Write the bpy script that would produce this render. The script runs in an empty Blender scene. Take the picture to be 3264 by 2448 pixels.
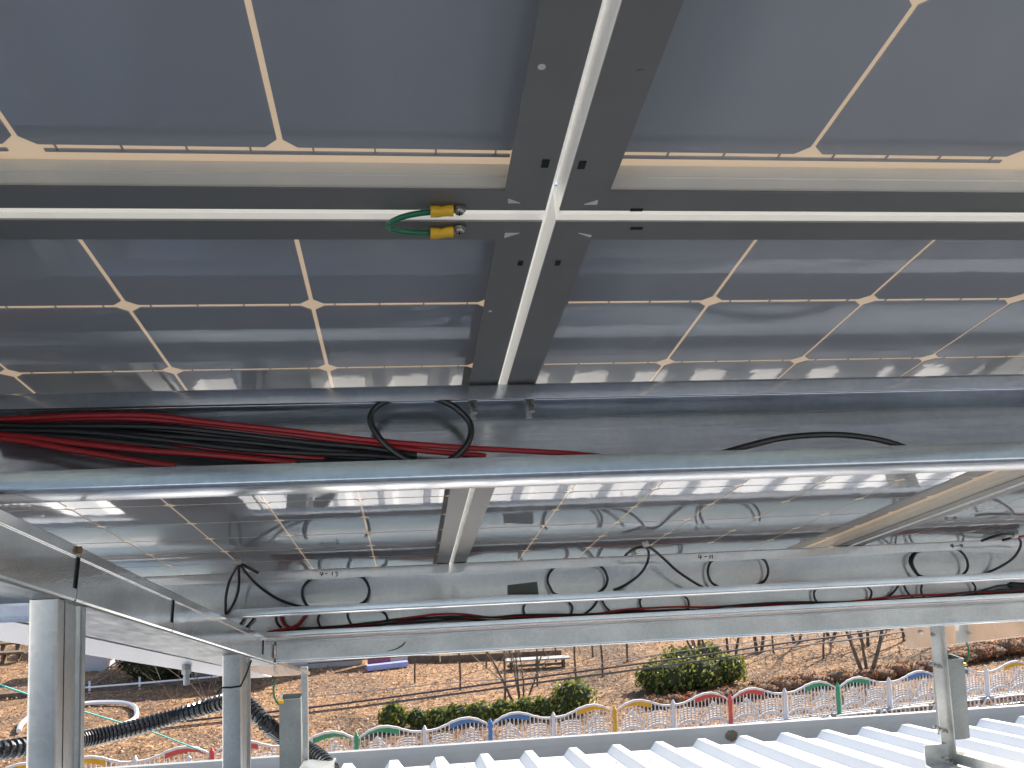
import bpy, math, random
from mathutils import Vector, Matrix
random.seed(7)
C = bpy.context.scene.collection
sc = bpy.context.scene

# ------------------------------------------------------------------ camera, sky, sun, exposure
G = 10.2                                   # height of the scene origin (panel corner) above the ground
CAM = Vector((-0.103497, -0.648766, -0.189848))
ROWS = ((0.992449, -0.118821, -0.030431), (-0.019263, 0.094037, -0.995382), (0.121134, 0.988453, 0.091038))
F = 2818.96                                # focal length in pixels of the 3264 px wide photograph
RX, RY, RZ = (Vector(r).normalized() for r in ROWS)
cam = bpy.data.cameras.new('camera'); co = bpy.data.objects.new('camera', cam); C.objects.link(co)
cam.sensor_width = 36; cam.lens = F / 3264 * 36; cam.clip_start = 0.02; cam.clip_end = 1500
zb = -RZ; xr = RX; yu = zb.cross(xr).normalized(); xr = yu.cross(zb).normalized()
co.matrix_world = Matrix(((xr.x, yu.x, zb.x, CAM.x), (xr.y, yu.y, zb.y, CAM.y), (xr.z, yu.z, zb.z, CAM.z + G), (0, 0, 0, 1)))
sc.camera = co

SUN_AZ, SUN_EL = math.radians(48), math.radians(37)
sd = Vector((math.sin(SUN_AZ) * math.cos(SUN_EL), math.cos(SUN_AZ) * math.cos(SUN_EL), math.sin(SUN_EL)))
world = bpy.data.worlds.new('World'); sc.world = world; world.use_nodes = True
nt = world.node_tree; nt.nodes.clear()
sky = nt.nodes.new('ShaderNodeTexSky'); sky.sky_type = 'NISHITA'; sky.sun_disc = False
sky.sun_elevation = SUN_EL; sky.sun_rotation = SUN_AZ; sky.air_density = 1.2; sky.dust_density = 1.5
bg = nt.nodes.new('ShaderNodeBackground'); bg.inputs[1].default_value = 0.095
ow = nt.nodes.new('ShaderNodeOutputWorld')
nt.links.new(sky.outputs[0], bg.inputs[0]); nt.links.new(bg.outputs[0], ow.inputs[0])
sl = bpy.data.lights.new('sun', 'SUN'); sl.energy = 4.9; sl.angle = math.radians(0.53); sl.color = (1.0, 0.93, 0.82)
so = bpy.data.objects.new('sun', sl); C.objects.link(so); so.location = (20, 20, 40)
so.rotation_euler = sd.to_track_quat('Z', 'Y').to_euler()
sc.view_settings.view_transform = 'Standard'; sc.view_settings.look = 'None'
sc.view_settings.exposure = 1.0; sc.view_settings.gamma = 1.0; sc.view_settings.use_curve_mapping = False

# ------------------------------------------------------------------ frames of reference
TILT = math.atan2(0.2507, 0.968)            # slope of the solar array
ct, st = math.cos(TILT), math.sin(TILT)
def p2w(p):                                 # array plane coordinates -> world (relative to array corner)
    return Vector((p[0], p[1] * ct + p[2] * st, -p[1] * st + p[2] * ct))
def w2p(p):
    return Vector((p[0], p[1] * ct - p[2] * st, p[1] * st + p[2] * ct))
def ray(px, py):
    v = Vector(((px - 1632) / F, (py - 1224) / F, 1))
    return (RX * v.x + RY * v.y + RZ * v.z)
def hitw(px, py, ax, val):                  # point of a world plane that the photo shows at a pixel
    v = ray(px, py); return CAM + v * ((val - CAM[ax]) / v[ax])
def hitp(px, py, ax, val):                  # the same in the array's own frame
    v = w2p(ray(px, py)); c = w2p(CAM); return c + v * ((val - c[ax]) / v[ax])
K = 3264 / 2212

# ------------------------------------------------------------------ materials
def srgb(h):
    r = [int(h[i:i + 2], 16) / 255 for i in (0, 2, 4)]
    return tuple(((c + .055) / 1.055) ** 2.4 if c > .04045 else c / 12.92 for c in r) + (1,)
def newmat(name):
    m = bpy.data.materials.new(name); m.use_nodes = True; t = m.node_tree
    b = t.nodes['Principled BSDF']; return m, t, b
def N(t, kind, **kw):
    n = t.nodes.new(kind)
    for k, v in kw.items():
        if k in n.inputs: n.inputs[k].default_value = v
        else: setattr(n, k, v)
    return n
def ramp(t, fac, stops):
    r = t.nodes.new('ShaderNodeValToRGB'); e = r.color_ramp.elements
    while len(e) < len(stops): e.new(0.5)
    for i, (p, c) in enumerate(stops): e[i].position = p; e[i].color = c if len(c) == 4 else tuple(c) + (1,)
    t.links.new(fac, r.inputs[0]); return r.outputs[0]
def bump(t, b, h, strength, dist):
    n = N(t, 'ShaderNodeBump', Strength=strength, Distance=dist); t.links.new(h, n.inputs['Height'])
    t.links.new(n.outputs[0], b.inputs['Normal']); return n
def simple(name, col, rough=.5, metal=0, var=.12, scale=8, bmp=0, spec=.5):
    m, t, b = newmat(name)
    g = N(t, 'ShaderNodeNewGeometry'); n = N(t, 'ShaderNodeTexNoise', Scale=scale, Detail=5.0)
    t.links.new(g.outputs['Position'], n.inputs['Vector'])
    c0 = tuple(c * (1 - var) for c in col[:3]); c1 = tuple(min(1, c * (1 + var)) for c in col[:3])
    t.links.new(ramp(t, n.outputs[0], [(.3, c0), (.7, c1)]), b.inputs['Base Color'])
    b.inputs['Roughness'].default_value = rough; b.inputs['Metallic'].default_value = metal
    b.inputs['Specular IOR Level'].default_value = spec
    if bmp: bump(t, b, n.outputs[0], .5, bmp)
    return m
def galv(name, base=(.74, .76, .78), rough=(.16, .36), streak=(1.5, 30, 30), bmp=.0006):
    m, t, b = newmat(name)
    g = N(t, 'ShaderNodeNewGeometry'); mp = N(t, 'ShaderNodeMapping'); mp.inputs['Scale'].default_value = streak
    t.links.new(g.outputs['Position'], mp.inputs[0])
    n = N(t, 'ShaderNodeTexNoise', Scale=2.2, Detail=7.0, Roughness=.62); t.links.new(mp.outputs[0], n.inputs['Vector'])
    n2 = N(t, 'ShaderNodeTexVoronoi', Scale=160.0); t.links.new(g.outputs['Position'], n2.inputs['Vector'])
    n3 = N(t, 'ShaderNodeTexNoise', Scale=9.0, Detail=4.0); t.links.new(g.outputs['Position'], n3.inputs['Vector'])
    mx = N(t, 'ShaderNodeMath', operation='MULTIPLY_ADD'); mx.inputs[1].default_value = .25
    t.links.new(n2.outputs['Color'], mx.inputs[0]); t.links.new(n3.outputs[0], mx.inputs[2])
    lo = tuple(c * .82 for c in base); hi = tuple(min(1, c * 1.18) for c in base)
    t.links.new(ramp(t, mx.outputs[0], [(.35, lo), (.9, hi)]), b.inputs['Base Color'])
    b.inputs['Metallic'].default_value = .88
    rr = N(t, 'ShaderNodeMapRange'); rr.inputs['From Min'].default_value = .3; rr.inputs['From Max'].default_value = .7
    rr.inputs['To Min'].default_value = rough[0]; rr.inputs['To Max'].default_value = rough[1]
    t.links.new(n.outputs[0], rr.inputs[0]); t.links.new(rr.outputs[0], b.inputs['Roughness'])
    bump(t, b, n.outputs[0], .35, bmp)
    return m

M = {}
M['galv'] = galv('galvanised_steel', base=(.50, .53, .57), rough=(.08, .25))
M['galv_lit'] = galv('lit_galvanised_steel', base=(.92, .945, .98), rough=(.07, .2))  # same zinc as galv; brighter light on the far purlins put into the colour
M['galv_lit'].node_tree.nodes['Principled BSDF'].inputs['Metallic'].default_value = .5
M['galv_face'] = galv('pale_flat_galvanised_face', base=(.80, .79, .76), rough=(.3, .45))
M['galv_face'].node_tree.nodes['Principled BSDF'].inputs['Metallic'].default_value = .4
M['galv_under'] = galv('shaded_galvanised_rafter', base=(.30, .31, .31), streak=(26, 3, 26), rough=(.3, .5))  # same steel as the rafter face; dimness of the underside put into the colour
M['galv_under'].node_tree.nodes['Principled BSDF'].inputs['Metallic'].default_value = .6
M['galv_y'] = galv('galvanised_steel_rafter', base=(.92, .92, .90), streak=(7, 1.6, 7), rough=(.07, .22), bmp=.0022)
M['galv_z'] = galv('galvanised_steel_post', base=(.52, .53, .52), streak=(18, 18, 3), rough=(.28, .42))
M['galv_z'].node_tree.nodes['Principled BSDF'].inputs['Metallic'].default_value = .65
M['galv_dull'] = galv('dull_galvanised_tube', base=(.24, .26, .26), streak=(9, 9, 4), rough=(.45, .6))
M['galv_dull'].node_tree.nodes['Principled BSDF'].inputs['Metallic'].default_value = .45
M['frame'] = simple('anodised_aluminium_shaded', (.205, .198, .188), .5, .6, .04, 30)  # flange tone of the silver frame, low light below put into the colour
M['frame_out'] = simple('anodised_aluminium_bright', (.82, .82, .81), .5, .3, .02, 30)  # same aluminium, kept bright so sunlight bounces down the seams
M['frame_in'] = simple('anodised_aluminium_warm_lit', (.62, .60, .56), .5, .3, .03, 30)  # same aluminium, lighter and warmer: backsheet glow put into the tone
M['dark'] = simple('slot_shadow_black', (.004, .004, .005), .9)
M['bolt'] = simple('zinc_bolt', (.35, .33, .3), .35, .9)
M['black'] = simple('black_cable_rubber', (.012, .012, .013), .38)
M['red'] = simple('red_cable_rubber', (.33, .015, .018), .4)
M['green'] = simple('green_wire_insulation', (.004, .12, .055), .3)
M['yellow'] = simple('yellow_lug_sleeve', (.62, .36, .012), .42)
M['conduit'] = simple('black_corrugated_plastic', (.018, .018, .02), .22, spec=.6)
M['roofwhite'] = simple('white_painted_roof_sheet', (.85, .85, .86), .38, 0, .02, 3)
M['gutter'] = simple('grey_painted_gutter', (.40, .41, .42), .5, 0, .07, 5)
M['stain'] = simple('brown_dirt_stain', (.13, .11, .08), .8, 0, .3, 20)
M['wall'] = simple('painted_wall', (.5, .48, .45), .8)
M['ink'] = simple('black_marker_ink', (.02, .02, .022), .6)
M['pvc'] = simple('white_pvc', (.58, .58, .63), .3, 0, .03, 12)
M['pvcgrey'] = simple('grey_pvc', (.38, .40, .40), .45)
M['patch'] = simple('olive_grey_mark', (.10, .11, .09), .5)
M['leafdry'] = simple('dry_leaf', (.32, .17, .07), .8)
M['white'] = simple('white_painted_steel', (.84, .84, .87), .35, 0, .03, 6)
M['fblue'] = simple('blue_painted_steel', (.08, .25, .62), .4)
M['fgreen'] = simple('green_painted_steel', (.05, .37, .20), .4)
M['fred'] = simple('red_painted_steel', (.72, .11, .10), .4)
M['fyellow'] = simple('yellow_painted_steel', (.80, .47, .04), .4)
M['bark'] = simple('grey_brown_bark', (.13, .10, .08), .9, 0, .35, 6)
M['twig'] = simple('pale_twig_bark', (.30, .25, .2), .9, 0, .25, 6)
M['wood'] = simple('weathered_wood', (.16, .12, .085), .85, 0, .3, 4)
M['pink'] = simple('pink_board', (.42, .12, .2), .6)
M['bluebar'] = simple('pale_blue_painted_bar', (.35, .42, .8), .5)
M['plaster'] = simple('pale_pink_plaster', (.6, .52, .53), .8, 0, .08, 1)
M['concrete'] = simple('concrete_kerb', (.42, .4, .38), .85, 0, .12, 3)
M['turq'] = simple('turquoise_rope', (.05, .42, .42), .6)
M['wire'] = simple('aerial_cable', (.03, .03, .05), .5)
M['wirelight'] = simple('bare_aerial_wire', (.25, .25, .27), .5)

def mat_cell():
    m, t, b = newmat('solar_cell_back')
    g = N(t, 'ShaderNodeNewGeometry')
    mp = N(t, 'ShaderNodeMapping'); mp.inputs['Scale'].default_value = (25.6, 1.2, 1.2)
    t.links.new(g.outputs['Position'], mp.inputs[0])
    n = N(t, 'ShaderNodeTexNoise', Scale=1.0, Detail=2.0); t.links.new(mp.outputs[0], n.inputs['Vector'])
    n2 = N(t, 'ShaderNodeTexNoise', Scale=3.0, Detail=4.0); t.links.new(g.outputs['Position'], n2.inputs['Vector'])
    t.links.new(ramp(t, n2.outputs[0], [(.35, (.285, .298, .322)), (.65, (.318, .322, .335))]), b.inputs['Base Color'])
    # fine ridges where the ribbons run under the sheet, about 39 mm apart
    sx = N(t, 'ShaderNodeSeparateXYZ'); t.links.new(g.outputs['Position'], sx.inputs[0])
    fr = N(t, 'ShaderNodeMath', operation='MULTIPLY'); fr.inputs[1].default_value = 25.6; t.links.new(sx.outputs[0], fr.inputs[0])
    f2 = N(t, 'ShaderNodeMath', operation='FRACT'); t.links.new(fr.outputs[0], f2.inputs[0])
    ad = N(t, 'ShaderNodeMath', operation='MULTIPLY_ADD'); ad.inputs[1].default_value = .10
    t.links.new(f2.outputs[0], ad.inputs[0]); t.links.new(n.outputs[0], ad.inputs[2])
    ad2 = N(t, 'ShaderNodeMath', operation='MULTIPLY_ADD'); ad2.inputs[1].default_value = .35
    n4 = N(t, 'ShaderNodeTexNoise', Scale=45.0, Detail=2.0); t.links.new(g.outputs['Position'], n4.inputs['Vector'])
    t.links.new(n4.outputs[0], ad2.inputs[0]); t.links.new(ad.outputs[0], ad2.inputs[2])
    bump(t, b, ad2.outputs[0], .22, .0006)
    b.inputs['Roughness'].default_value = .03; b.inputs['IOR'].default_value = 1.52
    return m
M['cell'] = mat_cell()
def mat_sheet():
    m, t, b = newmat('translucent_cream_backsheet')
    for l in list(t.links): t.links.remove(l)
    out = t.nodes['Material Output']; t.nodes.remove(b)
    g = N(t, 'ShaderNodeNewGeometry'); n = N(t, 'ShaderNodeTexNoise', Scale=30.0); t.links.new(g.outputs['Position'], n.inputs['Vector'])
    bm = N(t, 'ShaderNodeBump', Strength=.2, Distance=.0004); t.links.new(n.outputs[0], bm.inputs['Height'])
    d = N(t, 'ShaderNodeBsdfDiffuse'); d.inputs[0].default_value = (.72, .66, .58, 1)
    tr = N(t, 'ShaderNodeBsdfTranslucent'); tr.inputs[0].default_value = (.92, .80, .66, 1)
    gl = N(t, 'ShaderNodeBsdfGlossy'); gl.inputs['Roughness'].default_value = .04; t.links.new(bm.outputs[0], gl.inputs['Normal'])
    fz = N(t, 'ShaderNodeFresnel'); fz.inputs[0].default_value = 1.5
    m1 = N(t, 'ShaderNodeMixShader'); m1.inputs[0].default_value = .62; m2 = N(t, 'ShaderNodeMixShader')
    t.links.new(d.outputs[0], m1.inputs[1]); t.links.new(tr.outputs[0], m1.inputs[2])
    t.links.new(fz.outputs[0], m2.inputs[0]); t.links.new(m1.outputs[0], m2.inputs[1]); t.links.new(gl.outputs[0], m2.inputs[2])
    t.links.new(m2.outputs[0], out.inputs[0]); return m
M['sheet'] = mat_sheet()
def mat_seal(name, k, dcol=(.85, .84, .82, 1)):
    m, t, b = newmat(name)
    out = t.nodes['Material Output']; t.nodes.remove(b)
    g = N(t, 'ShaderNodeNewGeometry'); n = N(t, 'ShaderNodeTexNoise', Scale=40.0); t.links.new(g.outputs['Position'], n.inputs['Vector'])
    d = N(t, 'ShaderNodeBsdfDiffuse'); t.links.new(ramp(t, n.outputs[0], [(.3, tuple(c * .95 for c in dcol[:3])), (.7, dcol)]), d.inputs[0])
    tr = N(t, 'ShaderNodeBsdfTranslucent'); tr.inputs[0].default_value = (.99, .98, .95, 1)
    m1 = N(t, 'ShaderNodeMixShader'); m1.inputs[0].default_value = k
    t.links.new(d.outputs[0], m1.inputs[1]); t.links.new(tr.outputs[0], m1.inputs[2]); t.links.new(m1.outputs[0], out.inputs[0]); return m
def mat_sss(name, rad, col=(.97, .97, .96)):
    m, t, b = newmat(name)
    g = N(t, 'ShaderNodeNewGeometry'); n = N(t, 'ShaderNodeTexNoise', Scale=30.0); t.links.new(g.outputs['Position'], n.inputs['Vector'])
    t.links.new(ramp(t, n.outputs[0], [(.3, tuple(c * .985 for c in col)), (.7, col)]), b.inputs['Base Color'])
    b.inputs['Subsurface Weight'].default_value = 1; b.inputs['Subsurface Radius'].default_value = (1, 1, 1); b.inputs['Subsurface Scale'].default_value = rad
    b.inputs['Roughness'].default_value = .5; return m
def mat_rubber(name):
    m, t, b = newmat(name)
    b.inputs['Base Color'].default_value = (1, 1, .99, 1); b.inputs['Transmission Weight'].default_value = 1
    b.inputs['IOR'].default_value = 1.12; b.inputs['Roughness'].default_value = .9
    return m
M['seal'] = mat_seal('translucent_white_silicone', .9, (.97, .96, .94, 1))
M['seal_shaded'] = mat_seal('shaded_white_silicone', .78, (.93, .93, .94, 1))  # same silicone passing less light, shade of the frames put into it

def mat_island(name, stops, rough=.6, trans=0):
    m, t, b = newmat(name)
    g = N(t, 'ShaderNodeNewGeometry')
    t.links.new(ramp(t, g.outputs['Random Per Island'], stops), b.inputs['Base Color'])
    b.inputs['Roughness'].default_value = rough; return m
M['leaf'] = mat_island('evergreen_leaf', [(0, (.09, .12, .025)), (.45, (.19, .22, .04)), (.8, (.33, .34, .07)), (1, (.55, .52, .2))], .38)
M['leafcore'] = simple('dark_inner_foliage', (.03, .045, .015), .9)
M['twigmass'] = simple('brown_twig_mass', (.16, .105, .07), .9, 0, .5, 12)
M['shrub'] = mat_island('rust_coloured_leaf', [(0, (.07, .045, .025)), (.4, (.16, .08, .04)), (.7, (.30, .11, .04)), (.88, (.42, .10, .05)), (1, (.4, .3, .08))], .7)
M['litter'] = mat_island('fallen_leaf', [(0, (.16, .08, .045)), (.35, (.27, .145, .075)), (.7, (.36, .215, .115)), (1, (.62, .46, .34))], .75)
def leafy(m):
    t = m.node_tree; b = t.nodes['Principled BSDF']; src = b.inputs['Base Color'].links[0].from_socket
    tr = N(t, 'ShaderNodeBsdfTranslucent'); t.links.new(src, tr.inputs[0]); mx = N(t, 'ShaderNodeMixShader'); mx.inputs[0].default_value = .42
    t.links.new(b.outputs[0], mx.inputs[1]); t.links.new(tr.outputs[0], mx.inputs[2]); t.links.new(mx.outputs[0], t.nodes['Material Output'].inputs[0])
leafy(M['leaf']); leafy(M['shrub'])
def mat_ground():
    m, t, b = newmat('leaf_covered_soil')
    g = N(t, 'ShaderNodeNewGeometry')
    big = N(t, 'ShaderNodeTexNoise', Scale=.16, Detail=5.0); t.links.new(g.outputs['Position'], big.inputs['Vector'])
    sm = N(t, 'ShaderNodeTexVoronoi', Scale=7.0); t.links.new(g.outputs['Position'], sm.inputs['Vector'])
    fine = N(t, 'ShaderNodeTexNoise', Scale=3.5, Detail=8.0, Roughness=.75); t.links.new(g.outputs['Position'], fine.inputs['Vector'])
    c1 = ramp(t, big.outputs[0], [(.36, (.18, .11, .065)), (.5, (.42, .24, .12)), (.62, (.27, .165, .10))])
    c2 = ramp(t, sm.outputs['Color'], [(.1, (.32, .3, .3)), (.6, (.85, .85, .85)), (.95, (1.7, 1.7, 1.7))])
    c3 = ramp(t, fine.outputs[0], [(.35, (.5, .5, .52)), (.65, (1.3, 1.3, 1.3))])
    x = N(t, 'ShaderNodeMix', data_type='RGBA', blend_type='MULTIPLY'); x.inputs[0].default_value = .75
    t.links.new(c1, x.inputs[6]); t.links.new(c2, x.inputs[7])
    y = N(t, 'ShaderNodeMix', data_type='RGBA', blend_type='MULTIPLY'); y.inputs[0].default_value = .8
    t.links.new(x.outputs[2], y.inputs[6]); t.links.new(c3, y.inputs[7]); t.links.new(y.outputs[2], b.inputs['Base Color'])
    b.inputs['Roughness'].default_value = .95; bump(t, b, fine.outputs[0], .6, .12); return m
M['ground'] = mat_ground()

# ------------------------------------------------------------------ mesh helpers
class MB:
    def __init__(s): s.v = []; s.f = []
    def add(s, vs, fs):
        o = len(s.v); s.v += [tuple(v) for v in vs]; s.f += [tuple(i + o for i in f) for f in fs]; return s
    def box(s, x0, x1, y0, y1, z0, z1):
        vs = [(x, y, z) for x in (x0, x1) for y in (y0, y1) for z in (z0, z1)]
        return s.add(vs, [(0, 1, 3, 2), (4, 6, 7, 5), (0, 4, 5, 1), (2, 3, 7, 6), (0, 2, 6, 4), (1, 5, 7, 3)])
    def sheet(s, path, th, ax, a, b, mitre=None):
        """thin metal section: a 2D path given thickness th, run along ax from a to b"""
        n = len(path); out = []
        for i in range(n):
            p = Vector(path[i]); d0 = (p - Vector(path[i - 1])).normalized() if i else None
            d1 = (Vector(path[i + 1]) - p).normalized() if i < n - 1 else None
            d = ((d0 or d1) + (d1 or d0)); d.normalize(); nn = Vector((-d.y, d.x))
            k = 1 / max(.4, nn.dot(Vector((-(d1 or d0).y, (d1 or d0).x))))
            out.append(p + nn * th * k)
        pts = [Vector(p) for p in path]
        def P(q, t):
            return {'X': (t, q.x, q.y), 'Y': (q.x, t, q.y), 'Z': (q.x, q.y, t)}[ax]
        ms, me = mitre or ((lambda q: 0), (lambda q: 0))
        vs = []
        for q in pts: vs += [P(q, a + ms(q)), P(q, b - me(q))]
        for q in out: vs += [P(q, a + ms(q)), P(q, b - me(q))]
        fs = []; m = 2 * n
        for i in range(n - 1):
            j = 2 * i
            fs += [(j, j + 1, j + 3, j + 2), (m + j, m + j + 2, m + j + 3, m + j + 1), (j, j + 2, m + j + 2, m + j), (j + 1, m + j + 1, m + j + 3, j + 3)]
        fs += [(0, m, m + 1, 1), (2 * n - 2, 2 * n - 1, 4 * n - 1, 4 * n - 2)]
        return s.add(vs, fs)
    def tube(s, pts, r, seg=8, closed=False, caps=True, rf=None):
        pts = [Vector(p) for p in pts]; n = len(pts); vs = []; fs = []; up = None
        for i in range(n):
            a = pts[i - 1] if (i or closed) else pts[i]; b = pts[(i + 1) % n] if (i < n - 1 or closed) else pts[i]
            d = (b - a).normalized()
            if up is None: up = Vector((0, 0, 1)) if abs(d.z) < .9 else Vector((0, 1, 0))
            u = (up - d * up.dot(d)).normalized(); w = d.cross(u); up = u
            rr = rf(i, n) if rf else r
            for k in range(seg):
                an = 2 * math.pi * k / seg; vs.append(pts[i] + (u * math.cos(an) + w * math.sin(an)) * rr)
        for i in range(n if closed else n - 1):
            for k in range(seg):
                k2 = (k + 1) % seg; i2 = (i + 1) % n
                fs.append((i * seg + k, i * seg + k2, i2 * seg + k2, i2 * seg + k))
        if caps and not closed: fs += [tuple(range(seg))[::-1], tuple((n - 1) * seg + k for k in range(seg))]
        return s.add(vs, fs)
    def prism(s, poly, ax, a, b):
        n = len(poly)
        def P(q, t): return {'X': (t, q[0], q[1]), 'Y': (q[0], t, q[1]), 'Z': (q[0], q[1], t)}[ax]
        vs = [P(q, a) for q in poly] + [P(q, b) for q in poly]
        return s.add(vs, [tuple(range(n))[::-1], tuple(range(n, 2 * n))] + [(i, (i + 1) % n, n + (i + 1) % n, n + i) for i in range(n)])
    def mesh(s, name, mat, smooth=False):
        me = bpy.data.meshes.new(name); me.from_pydata(s.v, [], s.f); me.update()
        if mat is not None: me.materials.append(M[mat] if isinstance(mat, str) else mat)
        if smooth:
            me.shade_smooth(); me.set_sharp_from_angle(angle=math.radians(38))
        return me
def spline(pts, k=6, closed=False):
    pts = [Vector(p) for p in pts]; n = len(pts); out = []
    for i in range(n if closed else n - 1):
        g = (lambda j: pts[j % n]) if closed else (lambda j: pts[max(0, min(n - 1, j))])
        p0, p1, p2, p3 = g(i - 1), g(i), g(i + 1), g(i + 2)
        for q in range(k):
            t = q / k
            out.append(.5 * ((2 * p1) + (p2 - p0) * t + (2 * p0 - 5 * p1 + 4 * p2 - p3) * t * t + (3 * p1 - p0 - 3 * p2 + p3) * t ** 3))
    if not closed: out.append(pts[-1])
    return out
def tag(o, label=None, cat=None, group=None, kind=None):
    for k, v in (('label', label), ('category', cat), ('group', group), ('kind', kind)):
        if v: o[k] = v
    return o
def thing(name, loc, label, cat, group=None, frame='w'):
    o = bpy.data.objects.new(name, None); C.objects.link(o); o.empty_display_size = .05
    if frame == 'p': o.location = p2w(loc) + Vector((0, 0, G)); o.rotation_euler = (-TILT, 0, 0)
    else: o.location = Vector(loc) + Vector((0, 0, G))
    o['origin'] = tuple(loc)
    return tag(o, label, cat, group)
def part(name, me, parent, loc=(0, 0, 0)):
    o = bpy.data.objects.new(name, me); C.objects.link(o); o.parent = parent; o.location = loc; return o
def solo(name, mb, mat, label, cat, frame='w', group=None, smooth=False, kind=None):
    """a one-mesh top-level thing; vertices given in the frame, origin moved to its base centre"""
    xs = [v[0] for v in mb.v]; ys = [v[1] for v in mb.v]; zs = [v[2] for v in mb.v]
    c = Vector(((min(xs) + max(xs)) / 2, (min(ys) + max(ys)) / 2, min(zs)))
    mb.v = [(v[0] - c.x, v[1] - c.y, v[2] - c.z) for v in mb.v]
    o = bpy.data.objects.new(name, mb.mesh(name, mat, smooth)); C.objects.link(o)
    if frame == 'p': o.location = p2w(c) + Vector((0, 0, G)); o.rotation_euler = (-TILT, 0, 0)
    else: o.location = c + Vector((0, 0, G))
    return tag(o, label, cat, group, kind)
def off(mb, d):
    mb.v = [(v[0] - d[0], v[1] - d[1], v[2] - d[2]) for v in mb.v]; return mb

# ------------------------------------------------------------------ ground
GZ = -G
gm = MB().add([(-400, -400, 0), (400, -400, 0), (400, 400, 0), (-400, 400, 0)], [(0, 1, 2, 3)])
go = bpy.data.objects.new('ground', gm.mesh('ground', 'ground')); C.objects.link(go); go['kind'] = 'structure'
def gp(px, py, z=GZ): return hitw(px, py, 2, z)

# ------------------------------------------------------------------ the building that carries the array
bld = thing('school_building', (0, 0, -1.04), 'building under the solar array with white ribbed metal roof and grey eaves gutter', 'building')
def rz(y): return -.1566 * y                # height of the rib tops relative to the building empty (-1.04)
PITCH, XC = .2335, .274
mb = MB()
xs = []
for k in range(-36, 46):
    c = XC + k * PITCH
    xs += [(c - .0505, -.040), (c - .0205, 0), (c + .0205, 0), (c + .0505, -.040)]
y0, y1 = -7.0, 4.10
vs = []
for x, z in xs: vs += [(x, y0, rz(y0) + z), (x, y1, rz(y1) + z)]
for x, z in xs: vs += [(x, y0, rz(y0) - .05), (x, y1, rz(y1) + z - .006)]
n = len(xs); fs = [(2 * i, 2 * i + 1, 2 * i + 3, 2 * i + 2) for i in range(n - 1)]
fs += [(2 * i + 1, 2 * n + 2 * i + 1, 2 * n + 2 * i + 3, 2 * i + 3) for i in range(n - 1)]
mb.add(vs, fs); roof = part('roof_sheet', mb.mesh('roof_sheet', 'roofwhite'), bld)
mb = MB().add([(xs[0][0], y0, rz(y0) - .055), (xs[-1][0], y0, rz(y0) - .055), (xs[-1][0], 4.06, rz(4.06) - .055), (xs[0][0], 4.06, rz(4.06) - .055)], [(0, 1, 2, 3)])
part('roof_lining', mb.mesh('roof_lining', 'wall'), bld)
gz = -1.690 + 1.04                           # top edge of the outer gutter wall
mb = MB().sheet([(4.07, gz - .03), (4.07, gz - .16), (4.30, gz - .16), (4.30, gz), (4.325, gz), (4.325, gz - .015)], .003, 'X', -8, 10.5)
mb.box(-8, 10.5, 4.296, 4.2995, gz - .045, gz - .040)
part('gutter', mb.mesh('gutter', 'gutter'), bld)
mb = MB().box(-8, 10.5, -7, 3.95, GZ + 1.04, rz(3.95) - .25)
part('wall', mb.mesh('wall', 'wall'), bld)
# dirt blotch on the outer gutter wall
a = hitw(1900 + 1195 / 2.765, 1900 + 1180 / 2.765, 1, 4.29); b_ = hitw(1900 + 1195 / 2.765, 1900 + 1285 / 2.765, 1, 4.29)
mb = MB(); rr = (a.z - b_.z) / 2; cz = (a.z + b_.z) / 2
pts = [(a.x + rr * 1.15 * math.cos(t * math.pi / 9) * random.uniform(.85, 1.1), cz + 1.04 + rr * math.sin(t * math.pi / 9) * random.uniform(.85, 1.1)) for t in range(18)]
mb.prism(pts, 'Y', 4.2935, 4.2945)
part('stain', mb.mesh('stain', 'stain'), bld)
# sheet screws on the roof ribs and seams
for sx_, sy in ((1481, 2427), (2070, 2427), (2160, 2436), (1964, 2430)):
    h = hitw(sx_, sy, 2, -1.66)
    q = Vector((h.x, h.y, rz(h.y) - .036))
    part('roof_screw', MB().tube([(0, 0, 0), (0, 0, .006)], .006, 8).mesh('roof_screw', 'bolt'), bld, q)
for i, (lx, ly, lab) in enumerate(((1722, 2443, 'small dry brown leaf on the white roof near the bottom edge'), (2324, 2399, 'curled tan leaf lying between two roof ribs below the fence'), (2893, 2358, 'brown leaf lying on the roof left of the bolted post'))):
    h = hitw(lx, ly, 2, -1.04 + rz(3.6) - .04)
    for _ in range(4): h = hitw(lx, ly, 2, -1.04 + rz(h.y) - .038)
    mb = MB(); L = .028
    mb.add([(h.x - L, h.y, h.z + .004), (h.x - L * .3, h.y + .016, h.z + .014), (h.x + L, h.y + .004, h.z + .005), (h.x + .3 * L, h.y - .015, h.z + .002), (h.x - L * .4, h.y - .012, h.z + .006)], [(0, 4, 1), (1, 4, 3), (1, 3, 2)])
    solo('dry_leaf', mb, 'leafdry', lab, 'leaf', group='dry leaves on the roof')

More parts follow.
